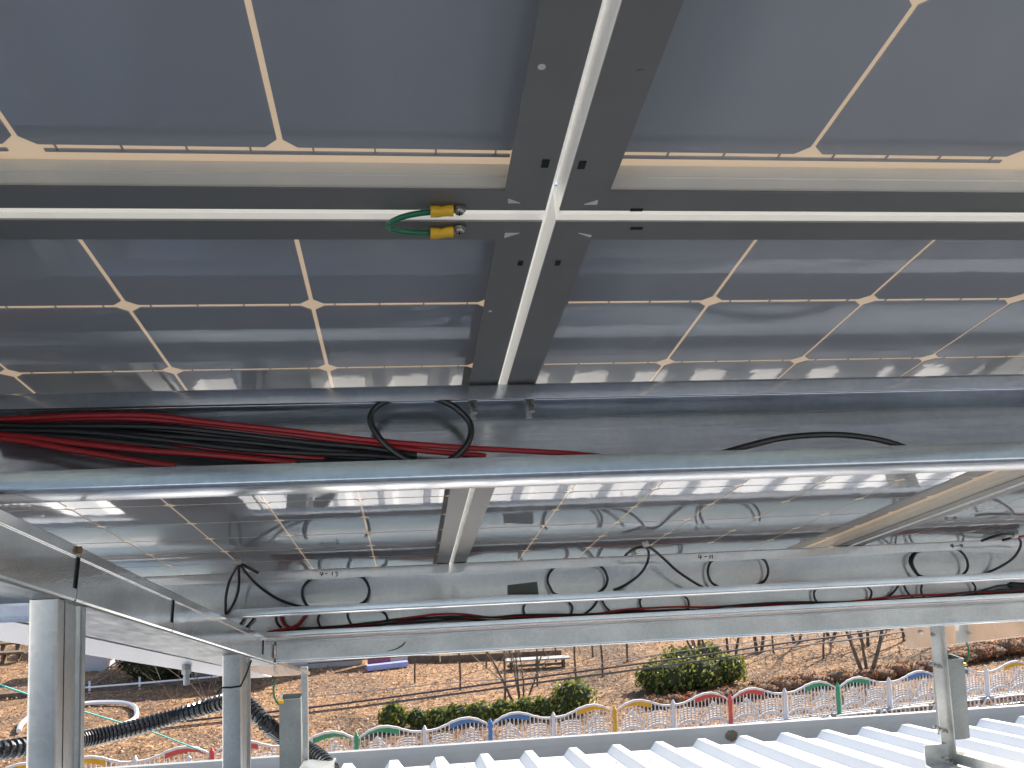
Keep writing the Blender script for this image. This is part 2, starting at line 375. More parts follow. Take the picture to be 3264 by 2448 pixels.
# ------------------------------------------------------------------ solar panels
cell_cache = {}
def cell_mesh(w, h):
    k = (round(w, 4), round(h, 4))
    if k not in cell_cache:
        c = .0085; x, y = w / 2, h / 2
        poly = [(-x + c, -y), (x - c, -y), (x, -y + c), (x, y - c), (x - c, y), (-x + c, y), (-x, y - c), (-x, -y + c)]
        cell_cache[k] = MB().prism(poly, 'Z', -.0006, .0003).mesh('cell', 'cell')
    return cell_cache[k]
def solar_panel(x0, x1, y0, y1, cx, px, cy, py, label, near=.0262, far=.0254, lin=.031, rin=.031, nx=6, ny=12, wall_r=.0035):
    t = thing('solar_panel', (x0, y0, 0), label, 'solar panel', 'solar panels of the array', 'p')
    W, L = x1 - x0, y1 - y0
    part('backsheet', MB().box(.003, W - .003, .003, L - .003, .0006, .0012).mesh('backsheet', 'sheet'), t)
    cm = cell_mesh(px - .0037, py - .0055)
    for i in range(nx):
        for j in range(ny): part('cell', cm, t, (cx - x0 + px * (i + .5), cy - y0 + py * (j + .5), 0))
    # cut frame rails with mitred ends; u runs inwards from the outer edge
    def rail(side):
        f = {'n': near, 'f': far, 'l': lin, 'r': rin}[side]
        prof = [(.0, -.0225), (.0, -.024), (f, -.024)]; outer = [(.0, .006), (.0, -.0225)]
        w_ = f - .0045 if side in 'nf' else (wall_r if side == 'r' else .0035)
        inner = [(w_, -.0004), (w_, -.0090), (w_ + .0008, -.0098), (w_, -.0106), (w_, -.0180), (w_ + .0008, -.0188), (w_, -.0196), (w_, -.0224)]
        lip = [(.0, .006), (.009, .006)]
        mb = MB()
        if side in 'nf':
            tr = (lambda p: (p[0], p[1])) if side == 'n' else (lambda p: (L - p[0], p[1]))
            ms = lambda q: (q.x if side == 'n' else L - q.x) * lin / f
            me = lambda q: (q.x if side == 'n' else L - q.x) * rin / f
            for P_, th in ((prof, .0015), (lip, .001)):
                mb.sheet([tr(p) for p in P_], th if side == 'n' else -th, 'X', 0, W, (ms, me))
            mb2 = MB().sheet([tr(p) for p in inner], .0008 if side == 'f' else -.0008, 'X', .0045, W - .0045)
        else:
            tr = (lambda p: (p[0], p[1])) if side == 'l' else (lambda p: (W - p[0], p[1]))
            ms = lambda q: (q.x if side == 'l' else W - q.x) * near / f
            me = lambda q: (q.x if side == 'l' else W - q.x) * far / f
            for P_, th in ((prof, .0015), (lip, .001)):
                mb.sheet([tr(p) for p in P_], th if side == 'l' else -th, 'Y', 0, L, (ms, me))
            mb2 = MB().sheet([tr(p) for p in inner], .0008 if side == 'r' else -.0008, 'Y', .0045, L - .0045)
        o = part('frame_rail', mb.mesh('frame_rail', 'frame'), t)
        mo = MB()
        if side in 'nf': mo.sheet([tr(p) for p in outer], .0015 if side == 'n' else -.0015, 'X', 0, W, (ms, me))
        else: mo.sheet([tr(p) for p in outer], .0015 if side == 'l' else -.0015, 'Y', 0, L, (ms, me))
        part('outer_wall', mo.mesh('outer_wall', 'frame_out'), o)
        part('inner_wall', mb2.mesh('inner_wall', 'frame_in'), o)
        return o
    rails = {s_: rail(s_) for s_ in 'nflr'}
    tabs = MB()
    for i in range(nx):
        for k in range(4):
            xx = cx - x0 + px * i + px * (k + .5) / 4
            for j in range(ny + 1):
                yy = cy - y0 + py * j
                if j == ny: tabs.box(xx - .0006, xx + .0006, yy - .003, yy + .0045, -.0004, .0005)
                elif j == 0: tabs.box(xx - .0006, xx + .0006, yy - .0045, yy + .003, -.0004, .0005)
                else: tabs.box(xx - .0006, xx + .0006, yy - .0032, yy + .0032, -.0004, .0005)
    o = part('tab_wires', tabs.mesh('tab_wires', 'cell'), t); o['kind'] = 'stuff'
    for yy in (cy - y0 + py * ny + .0040, cy - y0 - .0040):
        for a in range(0, nx, 2):
            part('busbar_ribbon', MB().box(cx - x0 + px * a + .012, cx - x0 + px * (a + 2) - .010, yy - .0016, yy + .0016, -.0004, .0005).mesh('busbar_ribbon', 'cell'), t)
    return t, rails
for i in range(3):
    solar_panel(-1.0 + i * 1.972, .960 + i * 1.972 , 1.962, 2.955, -.980 + i * 1.972, .16, 1.980, .16, 'solar panel of the crosswise eaves row above the farthest purlin, %s' % ('left one', 'middle one', 'right one')[i], nx=12, ny=6)
def add_slots(t, rail, spots):
    """thin dark plates, the shade inside punched openings put into their colour; spots in array coords (x, y, sx, sy)"""
    o0 = t['origin']
    for x, y, a, b in spots:
        part('drain_slot', MB().box(x - o0[0] - a, x - o0[0] + a, y - o0[1] - b, y - o0[1] + b, -.0244, -.0239).mesh('drain_slot', 'dark'), rail)
YG0, YG1 = -.0433, -.0278
XG0, XG1 = -.0025, .0075
FB = -.024                                  # underside of the panel frames
pUL, rUL = solar_panel(-1.000, XG0, YG0 - 1.96, YG0, -.0195 - .96, .16, -.0780 - 1.848, .154, 'nearest left solar panel, above the green earthing wire')
pUR, rUR = solar_panel(XG1, .994, YG0 - 1.96, YG0, .0195, .16, -.0780 - 1.848, .154, 'nearest right solar panel, filling the top right of the view')
pML, rML = solar_panel(-1.000, XG0, YG1, 1.948, -.0243 - .96, .16, 0, .16, 'left solar panel of the far row, running behind the purlins beside the rafter')
pMR, rMR = solar_panel(XG1, 1.026, YG1, 1.948, .030, .1580, 0, .16, 'right solar panel of the far row, middle of the view between two seams', wall_r=.0295)
pR2, r2 = solar_panel(1.037, 2.030, YG1, 1.948, 1.055, .16, 0, .16, 'solar panel at the far right, beyond the slanting pale seam')
pR3, r3 = solar_panel(2.041, 3.034, YG1, 1.948, 2.058, .16, 0, .16, 'outermost solar panel at the right end of the far row')
pU2, r5 = solar_panel(1.006, 1.998, YG0 - 1.96, YG0, 1.02, .16, -.0780 - 1.848, .154, 'solar panel of the near row beyond the right edge')
def fb(px, py): return hitp(px * K, py * K, 2, FB)
for t_, r_, px, py, a, b in ((pUL, rUL['r'], 1178, 353, .0024, .0044), (pUR, rUR['l'], 1257, 356, .0024, .0044), (pML, rML['r'], 1124, 568, .0020, .0038),
                   (pMR, rMR['l'], 1205, 568, .0020, .0038), (pUR, rUR['f'], 1375, 453, .0045, .0017), (pMR, rMR['n'], 1375, 493, .0045, .0017)):
    q_ = fb(px, py); add_slots(t_, r_, [(q_.x, q_.y, a, b)])
def hole(t, rail, px, py, r, mat, name='mounting_hole'):
    o0 = t['origin']; q_ = fb(px, py); part(name, MB().prism([(q_.x - o0[0] + r * math.cos(a * math.pi / 8), q_.y - o0[1] + r * math.sin(a * math.pi / 8)) for a in range(16)], 'Z', -.0244, -.0239).mesh(name, mat), rail)
hole(pUL, rUL['r'], 1170, 144, .0022, 'frame_in'); hole(pUR, rUR['l'], 1383, 155, .0024, 'frame')  # pale disc at upper left: light through the hole put into its colour
hole(pML, rML['r'], 1059, 672, .0016, 'frame_in')
for t_, r_, tri in ((pUL, rUL['f'], [(1098, 429), (1097, 438), (1123, 438)]), (pUR, rUR['f'], [(1262, 441), (1291, 432), (1290, 441)]),
                    (pML, rML['n'], [(1091, 503), (1089, 513), (1122, 503)]), (pMR, rMR['n'], [(1250, 503), (1275, 512), (1278, 508)])):
    o0 = t_['origin']; q_ = [fb(*p) for p in tri]
    part('corner_glow_patch', MB().prism([(p.x - o0[0], p.y - o0[1]) for p in q_], 'Z', -.0245, -.0239).mesh('corner_glow_patch', 'frame_in'), r_)  # cream patch with the glow of the corner gap put into its colour
# white sealing strips in the seams: half-round beads
def bead(ax, c, half, a, b, zt, drop):
    """deep U-shaped translucent gasket: rim at the top of the frames, rounded bottom near their underside"""
    n = 16; top = max(.0050, zt + .0004)
    path = [(c + half, top), (c + half, zt)] + [(c + half * math.cos(math.pi * i / n), zt - drop * math.sin(math.pi * i / n)) for i in range(1, n)] + [(c - half, zt), (c - half, top)]
    return MB().sheet(path, .0007, ax, a, b)
xm, ym = (XG0 + XG1) / 2, (YG0 + YG1) / 2
solo('sealing_strip', bead('X', ym, .0074, -2.0, XG0 - .002, -.0125, .008), 'seal', 'white sealing strip in the crosswise seam left of the crossing, behind the green wire', 'seal', 'p', 'white sealing strips between the panels', True)
solo('sealing_strip', bead('X', ym, .0074, XG1 + .002, 2.0, -.0125, .008), 'seal', 'white sealing strip in the crosswise seam right of the crossing', 'seal', 'p', 'white sealing strips between the panels', True)
solo('sealing_strip', bead('Y', xm, .0047, -2.0, YG0 - .002, .0045, .009), 'seal_shaded', 'greyish sealing bead of the lengthwise seam above the crossing, between the two nearest panels', 'seal', 'p', 'white sealing strips between the panels', True)
solo('sealing_strip', bead('Y', xm, .0047, YG0 + .000, 1.95, .0055, .007), 'seal', 'bright white sealing bead of the lengthwise seam running from the crossing behind the purlins', 'seal', 'p', 'white sealing strips between the panels', True)
solo('sealing_strip', bead('Y', 1.0315, .0050, YG1, 1.95, -.017, .0085), 'seal_shaded', 'slanting pale sealing bead at the right, between the last two panels in view', 'seal', 'p', 'white sealing strips between the panels', True)

# ------------------------------------------------------------------ earthing wire with yellow lugs, screws
def ep(px, py, z): return hitp(px * K, py * K, 2, z)
e0 = ep(900, 480, -.030)
ew = thing('earthing_wire', e0, 'green earthing wire looping across the seam with two yellow lugs', 'wire', None, 'p')
wp = [ep(936, 458, -.0275), ep(905, 461, -.029), ep(872, 468, -.031), ep(848, 478, -.032), ep(838, 487, -.032), ep(846, 495, -.031), ep(870, 500, -.030), ep(900, 503, -.029), ep(934, 503, -.0275)]
part('wire', off(MB().tube(spline(wp, 6), .0021, 10), e0).mesh('wire', 'green', True), ew)
for ya, yb in ((457, 455), (504, 501)):
    pts = [ep(930, ya, -.0285), ep(945, ya, -.0285), ep(955, ya, -.0285), ep(966, yb, -.0280), ep(979, yb, -.0280)]
    rs = [.0042, .0041, .0035, .0039, .0041]
    lug = part('lug_sleeve', off(MB().tube(pts, .003, 12, rf=lambda i, n: rs[i]), e0).mesh('lug_sleeve', 'yellow', True), ew)
    a_, b_2 = ep(978, yb, -.0262), ep(996, yb - 2, -.0250)
    part('lug_tongue', off(MB().box(a_.x, b_2.x, a_.y - .0028, a_.y + .0028, -.0268, -.0255), e0).mesh('lug_tongue', 'bolt'), lug)
for k, sq in enumerate((ep(992, 452, -.0255), ep(992, 494, -.0255))):
    t = thing('earthing_screw', sq, ('cross-head earthing screw fixing the upper yellow lug', 'cross-head earthing screw fixing the lower yellow lug')[k], 'screw', 'earthing screws on the panel frames', 'p')
    c = lambda r, z: [(r * math.cos(a * math.pi / 10), r * math.sin(a * math.pi / 10)) for a in range(20)]
    part('washer', MB().prism(c(.0046, 0), 'Z', -.0012, .0002).mesh('washer', 'bolt'), t)
    n = 20; ring = [(.0036, -.0012), (.0036, -.0022), (.0028, -.0034), (.0012, -.0040)]
    vs = [(r * math.cos(2 * math.pi * a / n), r * math.sin(2 * math.pi * a / n), z) for r, z in ring for a in range(n)]
    fs = [(i * n + a, i * n + (a + 1) % n, (i + 1) * n + (a + 1) % n, (i + 1) * n + a) for i in range(3) for a in range(n)] + [tuple(3 * n + a for a in range(n))]
    hd = part('head', MB().add(vs, fs).mesh('head', 'bolt', True), t)
    part('recess', MB().box(-.0021, .0021, -.0005, .0005, -.0041, -.0036).box(-.0005, .0005, -.0021, .0021, -.00405, -.0036).mesh('recess', 'dark'), hd)

# ------------------------------------------------------------------ purlins (lipped C sections, open side towards the viewer)
def c_path(yf, yb, zt, zb, lt, lb, r=.004):
    def arc(cx, cz, a0, a1, n=4): return [(cx + r * math.cos(math.radians(a0 + (a1 - a0) * i / n)), cz + r * math.sin(math.radians(a0 + (a1 - a0) * i / n))) for i in range(n + 1)]
    return [(yf, zt - lt)] + arc(yf + r, zt - r, 180, 90) + arc(yb - r, zt - r, 90, 0) + arc(yb - r, zb + r, 0, -90) + arc(yf + r, zb + r, -90, -180) + [(yf, zb + lb)]
def purlin(yf, x0, x1, label, zt=-.0250, zb=-.1370, lt=.0235, lb=.021, d=.050, mat='galv_lit', name='purlin'):
    t = thing(name, ((x0 + x1) / 2, yf, zb), label, 'purlin', 'galvanised purlins under the panels', 'p')
    mb = MB().sheet(c_path(0, d, zt - zb, 0, lt, lb), -.0023, 'X', -(x1 - x0) / 2, (x1 - x0) / 2)
    o = part('channel', mb.mesh('channel', mat, True), t)
    return t, o
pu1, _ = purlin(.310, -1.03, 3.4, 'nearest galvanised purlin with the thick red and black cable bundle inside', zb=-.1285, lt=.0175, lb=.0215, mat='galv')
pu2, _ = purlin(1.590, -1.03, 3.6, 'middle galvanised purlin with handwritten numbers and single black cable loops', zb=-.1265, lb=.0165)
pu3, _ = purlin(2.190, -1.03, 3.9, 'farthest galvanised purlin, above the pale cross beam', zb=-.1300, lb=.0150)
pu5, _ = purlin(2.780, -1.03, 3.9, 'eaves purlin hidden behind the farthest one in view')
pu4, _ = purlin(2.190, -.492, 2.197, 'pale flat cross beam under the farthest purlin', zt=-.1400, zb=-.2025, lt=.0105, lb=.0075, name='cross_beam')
o = part('face_plate', off(MB().box(-.4915, 2.1965, 2.1925, 2.194, -.2005, -.1415), Vector(pu4['origin'])).mesh('face_plate', 'galv_face'), pu4)
pu4['category'] = 'beam'; del pu4['group']
sp_ = [hitp(x_, y_, 1, 2.1895) for x_, y_ in ((1233, 2076), (1262, 2069), (1284, 2056), (1292, 2045))]
mb = MB().tube(spline(sp_, 4), .002, 5, rf=lambda i, n: .0006 + .0030 * math.sin(math.pi * (i + 1) / (n + 1)) * (i + 2) / n)
part('scratch', off(mb, Vector(pu4['origin'])).mesh('scratch', 'patch'), pu4)
# bolts hanging under the first purlin's top flange
for k, (xx, lab) in enumerate(((-.027, 'left bolt end sticking down under the purlin lip at the seam'), (.037, 'right bolt end sticking down under the purlin lip at the seam'))):
    mb = MB()
    for i in range(9): mb.tube([(xx, .345, -.028 - i * .0022), (xx, .345, -.0291 - i * .0022)], .0034 if i % 2 else .0038, 10)
    mb.tube([(xx, .345, -.028), (xx, .345, -.031)], .0060, 6)
    solo('bolt', mb, 'bolt', lab, 'bolt', 'p', 'bolts under the nearest purlin flange')
# olive plate standing for a cutout and pen marks on the middle purlin web
ph = [hitp(1600 + x * 600 / 2212, 1680 + y * 600 / 2212, 1, 1.6365) for x, y in ((65, 683), (413, 640), (430, 790), (65, 795))]
mb = MB().prism([(p.x, p.z) for p in ph], 'Y', 1.6362, 1.6370)
o = part('cutout_plate', off(mb, Vector(pu2['origin'])).mesh('cutout_plate', 'patch'), pu2)
def strokes(parent, org, glyphs, yplane, r=.0011):
    mb = MB()
    for g_ in glyphs:
        pts = [hitp(px, py, 1, yplane) for px, py in g_]
        mb.tube(pts, r, 5)
    o = part('handwriting', off(mb, org).mesh('handwriting', 'ink'), parent); return o
def zz(x0, y0, k): return lambda x, y: (x0 + x / k, y0 + y / k)
q = zz(650, 1700, 2212 / 600)
strokes(pu2, Vector(pu2['origin']), [[q(1372, 452), q(1360, 480), q(1408, 478)], [q(1396, 455), q(1380, 505)], [q(1425, 475), q(1452, 472)], [q(1510, 450), q(1506, 492)], [q(1540, 458), q(1572, 455), q(1552, 472), q(1576, 480), q(1562, 500), q(1545, 502)]], 1.5885)
q = zz(1400, 1500, 2212 / 900)
strokes(pu2, Vector(pu2['origin']), [[q(2035, 663), q(2030, 680), q(2058, 677)], [q(2052, 662), q(2045, 692)], [q(2080, 674), q(2098, 672)], [q(2125, 662), q(2120, 688)], [q(2142, 660), q(2140, 688)]], 1.5885)
q = zz(2700, 1640, 2212 / 564)
strokes(pu2, Vector(pu2['origin']), [[q(1303, 372), q(1300, 398), q(1345, 395)], [q(1322, 370), q(1325, 418)], [q(1358, 395), q(1395, 392)], [q(1440, 372), q(1412, 375), q(1415, 395), q(1440, 390), q(1442, 372), q(1440, 410)]], 1.5885)

# ------------------------------------------------------------------ cables in the purlins
def cable(name, pts, r, mat, label, cat='cable', frame='p', group=None, closed=False, k=6):
    return solo(name, MB().tube(spline(pts, k, closed), r, 8, closed), mat, label, cat, frame, group, True)
def H1(x, y, Y=.285): return hitp(x * K, y * K, 1, Y + .052)
RC = .0031
# red and black bundle running in from the left inside the nearest purlin
RED = [
    ([(-60, 908), (60, 903), (200, 897), (330, 898), (450, 912), (620, 930), (800, 951), (1000, 967), (1220, 979), (1330, 990)], .2800, 'uppermost red cable of the thick bundle, reaching farthest right'),
    ([(-60, 914), (60, 907), (230, 903), (380, 910), (560, 930), (760, 955), (900, 972), (1050, 985)], .2830, 'second red cable of the bundle, just under the uppermost one'),
    ([(-60, 935), (60, 944), (160, 957), (300, 972), (420, 980), (560, 992), (640, 1000)], .2740, 'red cable under the black strands, bowing down to the lip'),
    ([(-60, 940), (50, 953), (130, 968), (230, 984), (330, 1000), (380, 1006)], .2700, 'lowest red cable of the bundle, sagging onto the purlin lip at the left'),
    ([(-60, 932), (60, 938), (190, 948), (330, 962), (500, 972), (700, 992)], .2790, 'thin-looking red cable between the black strands'),
]
for pts, Y, lab in RED:
    cable('red_cable', [H1(x, y, Y) for x, y in pts], RC, 'red', lab, group='red cables in the nearest purlin')
for i in range(9):
    a = i / 8; Y = .276 + .012 * ((i * 37) % 5) / 5
    pts = [(-60, 917 + 14 * a), (60, 918 + 17 * a), (200, 918 + 30 * a), (360, 925 + 42 * a), (520, 940 + 44 * a), (680, 955 + 40 * a), (800, 966 + 32 * a), (900, 985 + 14 * a)]
    pts = [(x, y + 2.5 * math.sin(x * .011 + i * 1.7)) for x, y in pts]
    cable('black_cable', [H1(x, y, Y) for x, y in pts], RC, 'black', 'black cable of the thick bundle in the nearest purlin, %s from the top' % ('uppermost', 'second', 'third', 'fourth', 'fifth', 'sixth', 'seventh', 'eighth', 'lowest')[i], group='black cables in the nearest purlin')
loop = [(870, 860), (925, 858), (975, 875), (1010, 905), (1018, 935), (1005, 965), (975, 992), (930, 1005), (880, 992), (838, 965), (812, 935), (800, 905), (812, 880), (838, 865)]
cable('cable_loop', [H1(x, y, .2635) for x, y in loop], .0034, 'black', 'large round black cable loop hanging in the nearest purlin left of the seam', 'cable', closed=True)
cable('cable_arc', [H1(x, y, .2660) for x, y in [(1540, 985), (1620, 962), (1690, 946), (1770, 939), (1840, 941), (1920, 955), (2000, 985)]], .0034, 'black', 'flat black cable arc rising over the lip of the nearest purlin at the right')
# loops in the middle purlin: pixels of the photograph on the plane of the web
def Hq(fn, pts, Y): return [hitp(*fn(x, y), 1, Y) for x, y in pts]
qa = zz(650, 1700, 2212 / 600); qb = zz(1600, 1680, 2212 / 600); qc = zz(2700, 1640, 2212 / 564); qd = zz(1400, 1500, 2212 / 900); qe = zz(2364, 1500, 2212 / 900)
RB = .0033
Y2 = 1.618
cable('cable_loop', Hq(qa, [(1400, 495), (1270, 530), (1175, 620), (1155, 720), (1185, 810), (1250, 870), (1450, 890), (1700, 880), (1870, 815), (1930, 740), (1940, 650), (1900, 560), (1830, 505), (1600, 480)], Y2), RB, 'black', 'oval black cable loop under the handwritten 4-13', closed=True, group='black cable loops in the middle purlin')
cable('cable_loop', Hq(qb, [(800, 430), (650, 455), (565, 530), (535, 620), (560, 700), (630, 790), (850, 810), (1050, 800), (1190, 730), (1235, 650), (1235, 580), (1190, 490), (1100, 435), (950, 415)], Y2), RB, 'black', 'oval black cable loop right of the olive patch', closed=True, group='black cable loops in the middle purlin')
cable('cable_loop', Hq(qd, [(2300, 680), (2150, 700), (2108, 760), (2110, 830), (2150, 890), (2250, 920), (2450, 905), (2540, 870), (2575, 810), (2570, 745), (2530, 690), (2400, 660)], Y2), RB, 'black', 'oval black cable loop under the handwritten 4-11', closed=True, group='black cable loops in the middle purlin')
cable('cable_loop', Hq(qc, [(1100, 440), (900, 460), (830, 530), (815, 610), (850, 690), (920, 770), (1150, 800), (1380, 780), (1480, 720), (1510, 640), (1490, 550), (1430, 470), (1340, 430)], Y2), RB, 'black', 'oval black cable loop under the handwritten 4-9', closed=True, group='black cable loops in the middle purlin')
cable('cable_arc', Hq(qc, [(880, 465), (800, 520), (785, 600), (830, 690), (900, 775)], Y2 + .003), RB, 'black', 'second black strand hugging the left side of the loop under 4-9')
# module leads hanging out beside the purlin
lead = [
    ('left module lead, narrow drooping loop beside the rafter', qa, [(415, 352, 1.40), (360, 440, 1.44), (300, 560, 1.485), (262, 720, 1.492), (255, 860, 1.494), (262, 945, 1.494), (330, 860, 1.494), (385, 740, 1.492), (410, 620, 1.488), (412, 470, 1.45), (405, 360, 1.40)]),
    ('long black lead sloping right from the left lead knot down to the 4-13 loop', qa, [(415, 352, 1.40), (480, 440, 1.44), (600, 580, 1.49), (780, 720, 1.515), (960, 810, 1.52), (1140, 860, 1.525), (1250, 875, 1.53)]),
    ('short black lead curling up behind the left lead knot', qa, [(420, 355, 1.40), (500, 390, 1.42), (630, 462, 1.47)]),
    ('black lead curving down left from the middle lead knot', qb, [(1690, 225, 1.38), (1725, 300, 1.43), (1712, 400, 1.48), (1650, 520, 1.49), (1530, 630, 1.50), (1400, 705, 1.52), (1310, 740, 1.525)]),
    ('long black lead sloping right from the middle lead knot to the 4-11 loop', qb, [(1695, 222, 1.38), (1780, 270, 1.42), (1900, 370, 1.47), (2040, 500, 1.49), (2180, 600, 1.50), (2330, 690, 1.51), (2480, 745, 1.525)]),
    ('short black lead arching left over the panel frame from the middle lead knot', qb, [(1690, 235, 1.38), (1600, 242, 1.40), (1520, 275, 1.43), (1450, 330, 1.47)]),
    ('wide black lead hooking down at the right edge beside 4-9', qc, [(1680, 330, 1.46), (1850, 270, 1.42), (2000, 240, 1.41), (2110, 265, 1.43), (2170, 340, 1.47), (2150, 440, 1.49), (2070, 550, 1.50), (1920, 650, 1.515), (1700, 750, 1.525)]),
    ('straight black lead leaving the frame above 4-9', qc, [(1940, 322, 1.46), (2060, 292, 1.44), (2100, 275, 1.43)]),
]
for lab, fn, pts in lead:
    cable('module_lead', [hitp(*fn(x, y), 1, Y + .088) for x, y, Y in pts], RB, 'black', lab)
# small white ties at the knots
for k, (fn, x, y, Y) in enumerate(((qa, 405, 348, 1.395), (qb, 1690, 215, 1.375), (qc, 2095, 285, 1.425))):
    p = hitp(*fn(x, y), 1, Y + .088)
    solo('cable_tie', MB().tube([p + Vector((-.006, 0, .002)), p + Vector((.006, 0, .004))], .007, 8), 'frame_in', ('pale tie holding the left lead knot to the panel', 'pale tie holding the middle lead knot to the panel', 'pale tie holding the right lead knot to the panel')[k], 'cable tie', 'p', 'ties at the lead knots')
cable('panel_lead_red', Hq(qc, [(2100, 300), (2180, 275), (2280, 262)], 1.53), .003, 'red', 'short red lead leaving the right lead knot')
# cables in the farthest purlin
Y3 = 2.222
l3 = [
    ('black cable hoop at the left end, right of the red coil', qa, [(1390, 925), (1350, 970), (1340, 1030), (1370, 1100), (1420, 1140)]),
    ('pair of crossing black strands left of the red coil', qa, [(480, 990), (440, 1050), (400, 1100)]),
    ('thin black strand next to the left crossing strands', qa, [(590, 990), (530, 1070), (480, 1120)]),
    ('black strand behind the red coil', qa, [(850, 970), (845, 1020), (870, 1070), (910, 1110)]),
    ('wide black cable hoop right of the red coil', qa, [(1690, 930), (1690, 980), (1720, 1050), (1770, 1110)]),
    ('right side of the wide hoop, meeting the bundle', qa, [(2080, 905), (2135, 950), (2155, 1000), (2150, 1045)]),
    ('black hoop side below the olive patch', qb, [(290, 880), (255, 940), (258, 1000), (290, 1060)]),
    ('black hoop side left of the crossing strands', qb, [(770, 870), (825, 930), (820, 1000), (790, 1050)]),
    ('black strand slanting down left under the middle knot', qb, [(1130, 850), (1080, 930), (1000, 1000), (920, 1050)]),
    ('black strand slanting down right under the middle knot', qb, [(1175, 850), (1200, 910), (1250, 970), (1310, 1010)]),
    ('thick black hoop side right of the slanting strands', qb, [(1645, 820), (1622, 870), (1630, 930), (1660, 980)]),
    ('black hoop side above the cable crossing', qb, [(2120, 790), (2180, 850), (2195, 910), (2185, 980)]),
    ('black double hoop left of the right-hand strands', qe, [(600, 915), (568, 950), (572, 1000), (600, 1040)]),
    ('black hoop side near the right-hand strands', qc, [(240, 890), (300, 950), (300, 1020), (255, 1090)]),
    ('black strand slanting down left at the right', qc, [(640, 890), (590, 960), (520, 1020), (440, 1080)]),
    ('black strand slanting down right at the right', qc, [(710, 880), (740, 950), (790, 1010), (850, 1050)]),
    ('left side of the rightmost hoop', qc, [(940, 870), (925, 930), (940, 1000), (990, 1055)]),
    ('right side of the rightmost hoop', qc, [(1560, 840), (1600, 900), (1600, 950), (1580, 980)]),
]
for lab, fn, pts in l3: cable('cable_hoop', Hq(fn, pts, Y3), .0036, 'black', lab + ', in the farthest purlin', group='black cable hoops in the farthest purlin')
run = [hitp(x, y, 1, 2.202) for x, y in [(930, 2012), (1010, 2008), (1100, 2002), (1180, 1990), (1260, 1978), (1340, 1972), (1400, 1968), (1480, 1968), (1570, 1975), (1660, 1968), (1800, 1964), (1900, 1960), (2000, 1950), (2150, 1945), (2250, 1945), (2330, 1938), (2450, 1930), (2560, 1924), (2700, 1922), (2800, 1915), (2900, 1908), (3000, 1905), (3080, 1895), (3180, 1890), (3300, 1882)]]
for i in range(5):
    mat = 'black' if i in (0, 2, 3) else 'red'
    pts = [p + Vector((0, .004 * (i % 3), .0045 * math.sin(j * .9 + i * 2.1) + .003 * (i - 2))) for j, p in enumerate(run)]
    cable(('black' if mat == 'black' else 'red') + '_cable', pts, .0032, mat, ('black' if mat == 'black' else 'red') + ' strand %s of the long bundle lying in the farthest purlin' % ('at the top', 'second from the top', 'in the middle', 'next to the bottom', 'at the bottom')[4 - i])
for i in range(4):
    s_ = i * 7
    pts = [(690 + s_, 1205 + i * 8), (760, 1160 + s_), (860, 1140 + s_), (980, 1120 + s_), (1090, 1075 + s_), (1160 + s_, 1000), (1190 + s_, 930), (1100, 880), (960, 890), (905 + s_, 960), (920 + s_, 1040), (970 + s_, 1095), (1060, 1120)]
    cable('red_coil' if i % 2 == 0 else 'black_coil', Hq(qa, pts, 2.200 + .005 * i), .0036, 'red' if i % 2 == 0 else 'black', ('outer red turn', 'outer black turn', 'inner red turn', 'inner black turn')[i] + ' of the coil at the left end of the farthest purlin')
cp = Hq(qc, [(2010, 880), (2290, 890)], 2.203)
mb = MB().tube([cp[0], cp[0] + (cp[1] - cp[0]) * .1, cp[0] + (cp[1] - cp[0]) * .12, cp[0] + (cp[1] - cp[0]) * .5, cp[1]], .01, 10, rf=lambda i, n: [.006, .009, .011, .010, .010][i])
solo('cable_connector', mb, 'black', 'fat black plug connector on the bundle at the right edge', 'connector', 'p')
cable('black_cable', Hq(qc, [(1600, 980), (1750, 930), (1880, 895), (2020, 878)], 2.203), .0032, 'black', 'black lead rising to the fat plug connector')

# ------------------------------------------------------------------ rafters
def rafter_seg(y0, y1, x=-.495):
    mb = MB().sheet([(x, -.1545), (x, -.1430), (x - .002, -.1412), (x - .046, -.1412), (x - .048, -.143), (x - .048, -.203), (x - .046, -.2052), (x - .002, -.2052), (x, -.203), (x, -.1915)], .0018, 'Y', y0, y1)
    mb.box(x - .006, x - .0028, y0, y1, -.2028, -.1436)
    return mb
def rafter_back(y0, y1, x=-.495):
    mb = MB()
    mb.sheet([(x - .138, -.1545), (x - .138, -.1430), (x - .136, -.1412), (x - .0515, -.1412), (x - .0495, -.143), (x - .0495, -.203), (x - .0515, -.2052), (x - .136, -.2052), (x - .138, -.203), (x - .138, -.1915)], -.0018, 'Y', y0, y1)
    return mb
ra = thing('rafter', (-.54, 1.0, -.2052), 'long galvanised double-channel rafter running away along the left side', 'rafter', 'galvanised rafters', 'p')
ro = Vector((-.54, 1.0, -.2052))
for a, b in ((-2.2, .5432), (.5448, 1.0012), (1.0028, 1.9788), (1.9802, 2.255)):
    part('channel_length', off(rafter_seg(a, b), ro).mesh('channel_length', 'galv_y', True), ra)
    part('bottom_flange', off(MB().box(-.5405, -.4985, a + .0005, b - .0005, -.2075, -.2055), ro).mesh('bottom_flange', 'galv_under'), ra)  # darker skin under the channel, underside dimness put into its colour
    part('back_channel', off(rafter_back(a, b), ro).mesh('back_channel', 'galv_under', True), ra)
for yy, th in ((.544, .0014), (1.002, .0014), (1.9795, .0012)):
    part('joint_gap', off(MB().box(-.505, -.4953, yy - .0007, yy + .0007, -.2050, -.1414), ro).mesh('joint_gap', 'dark'), ra)
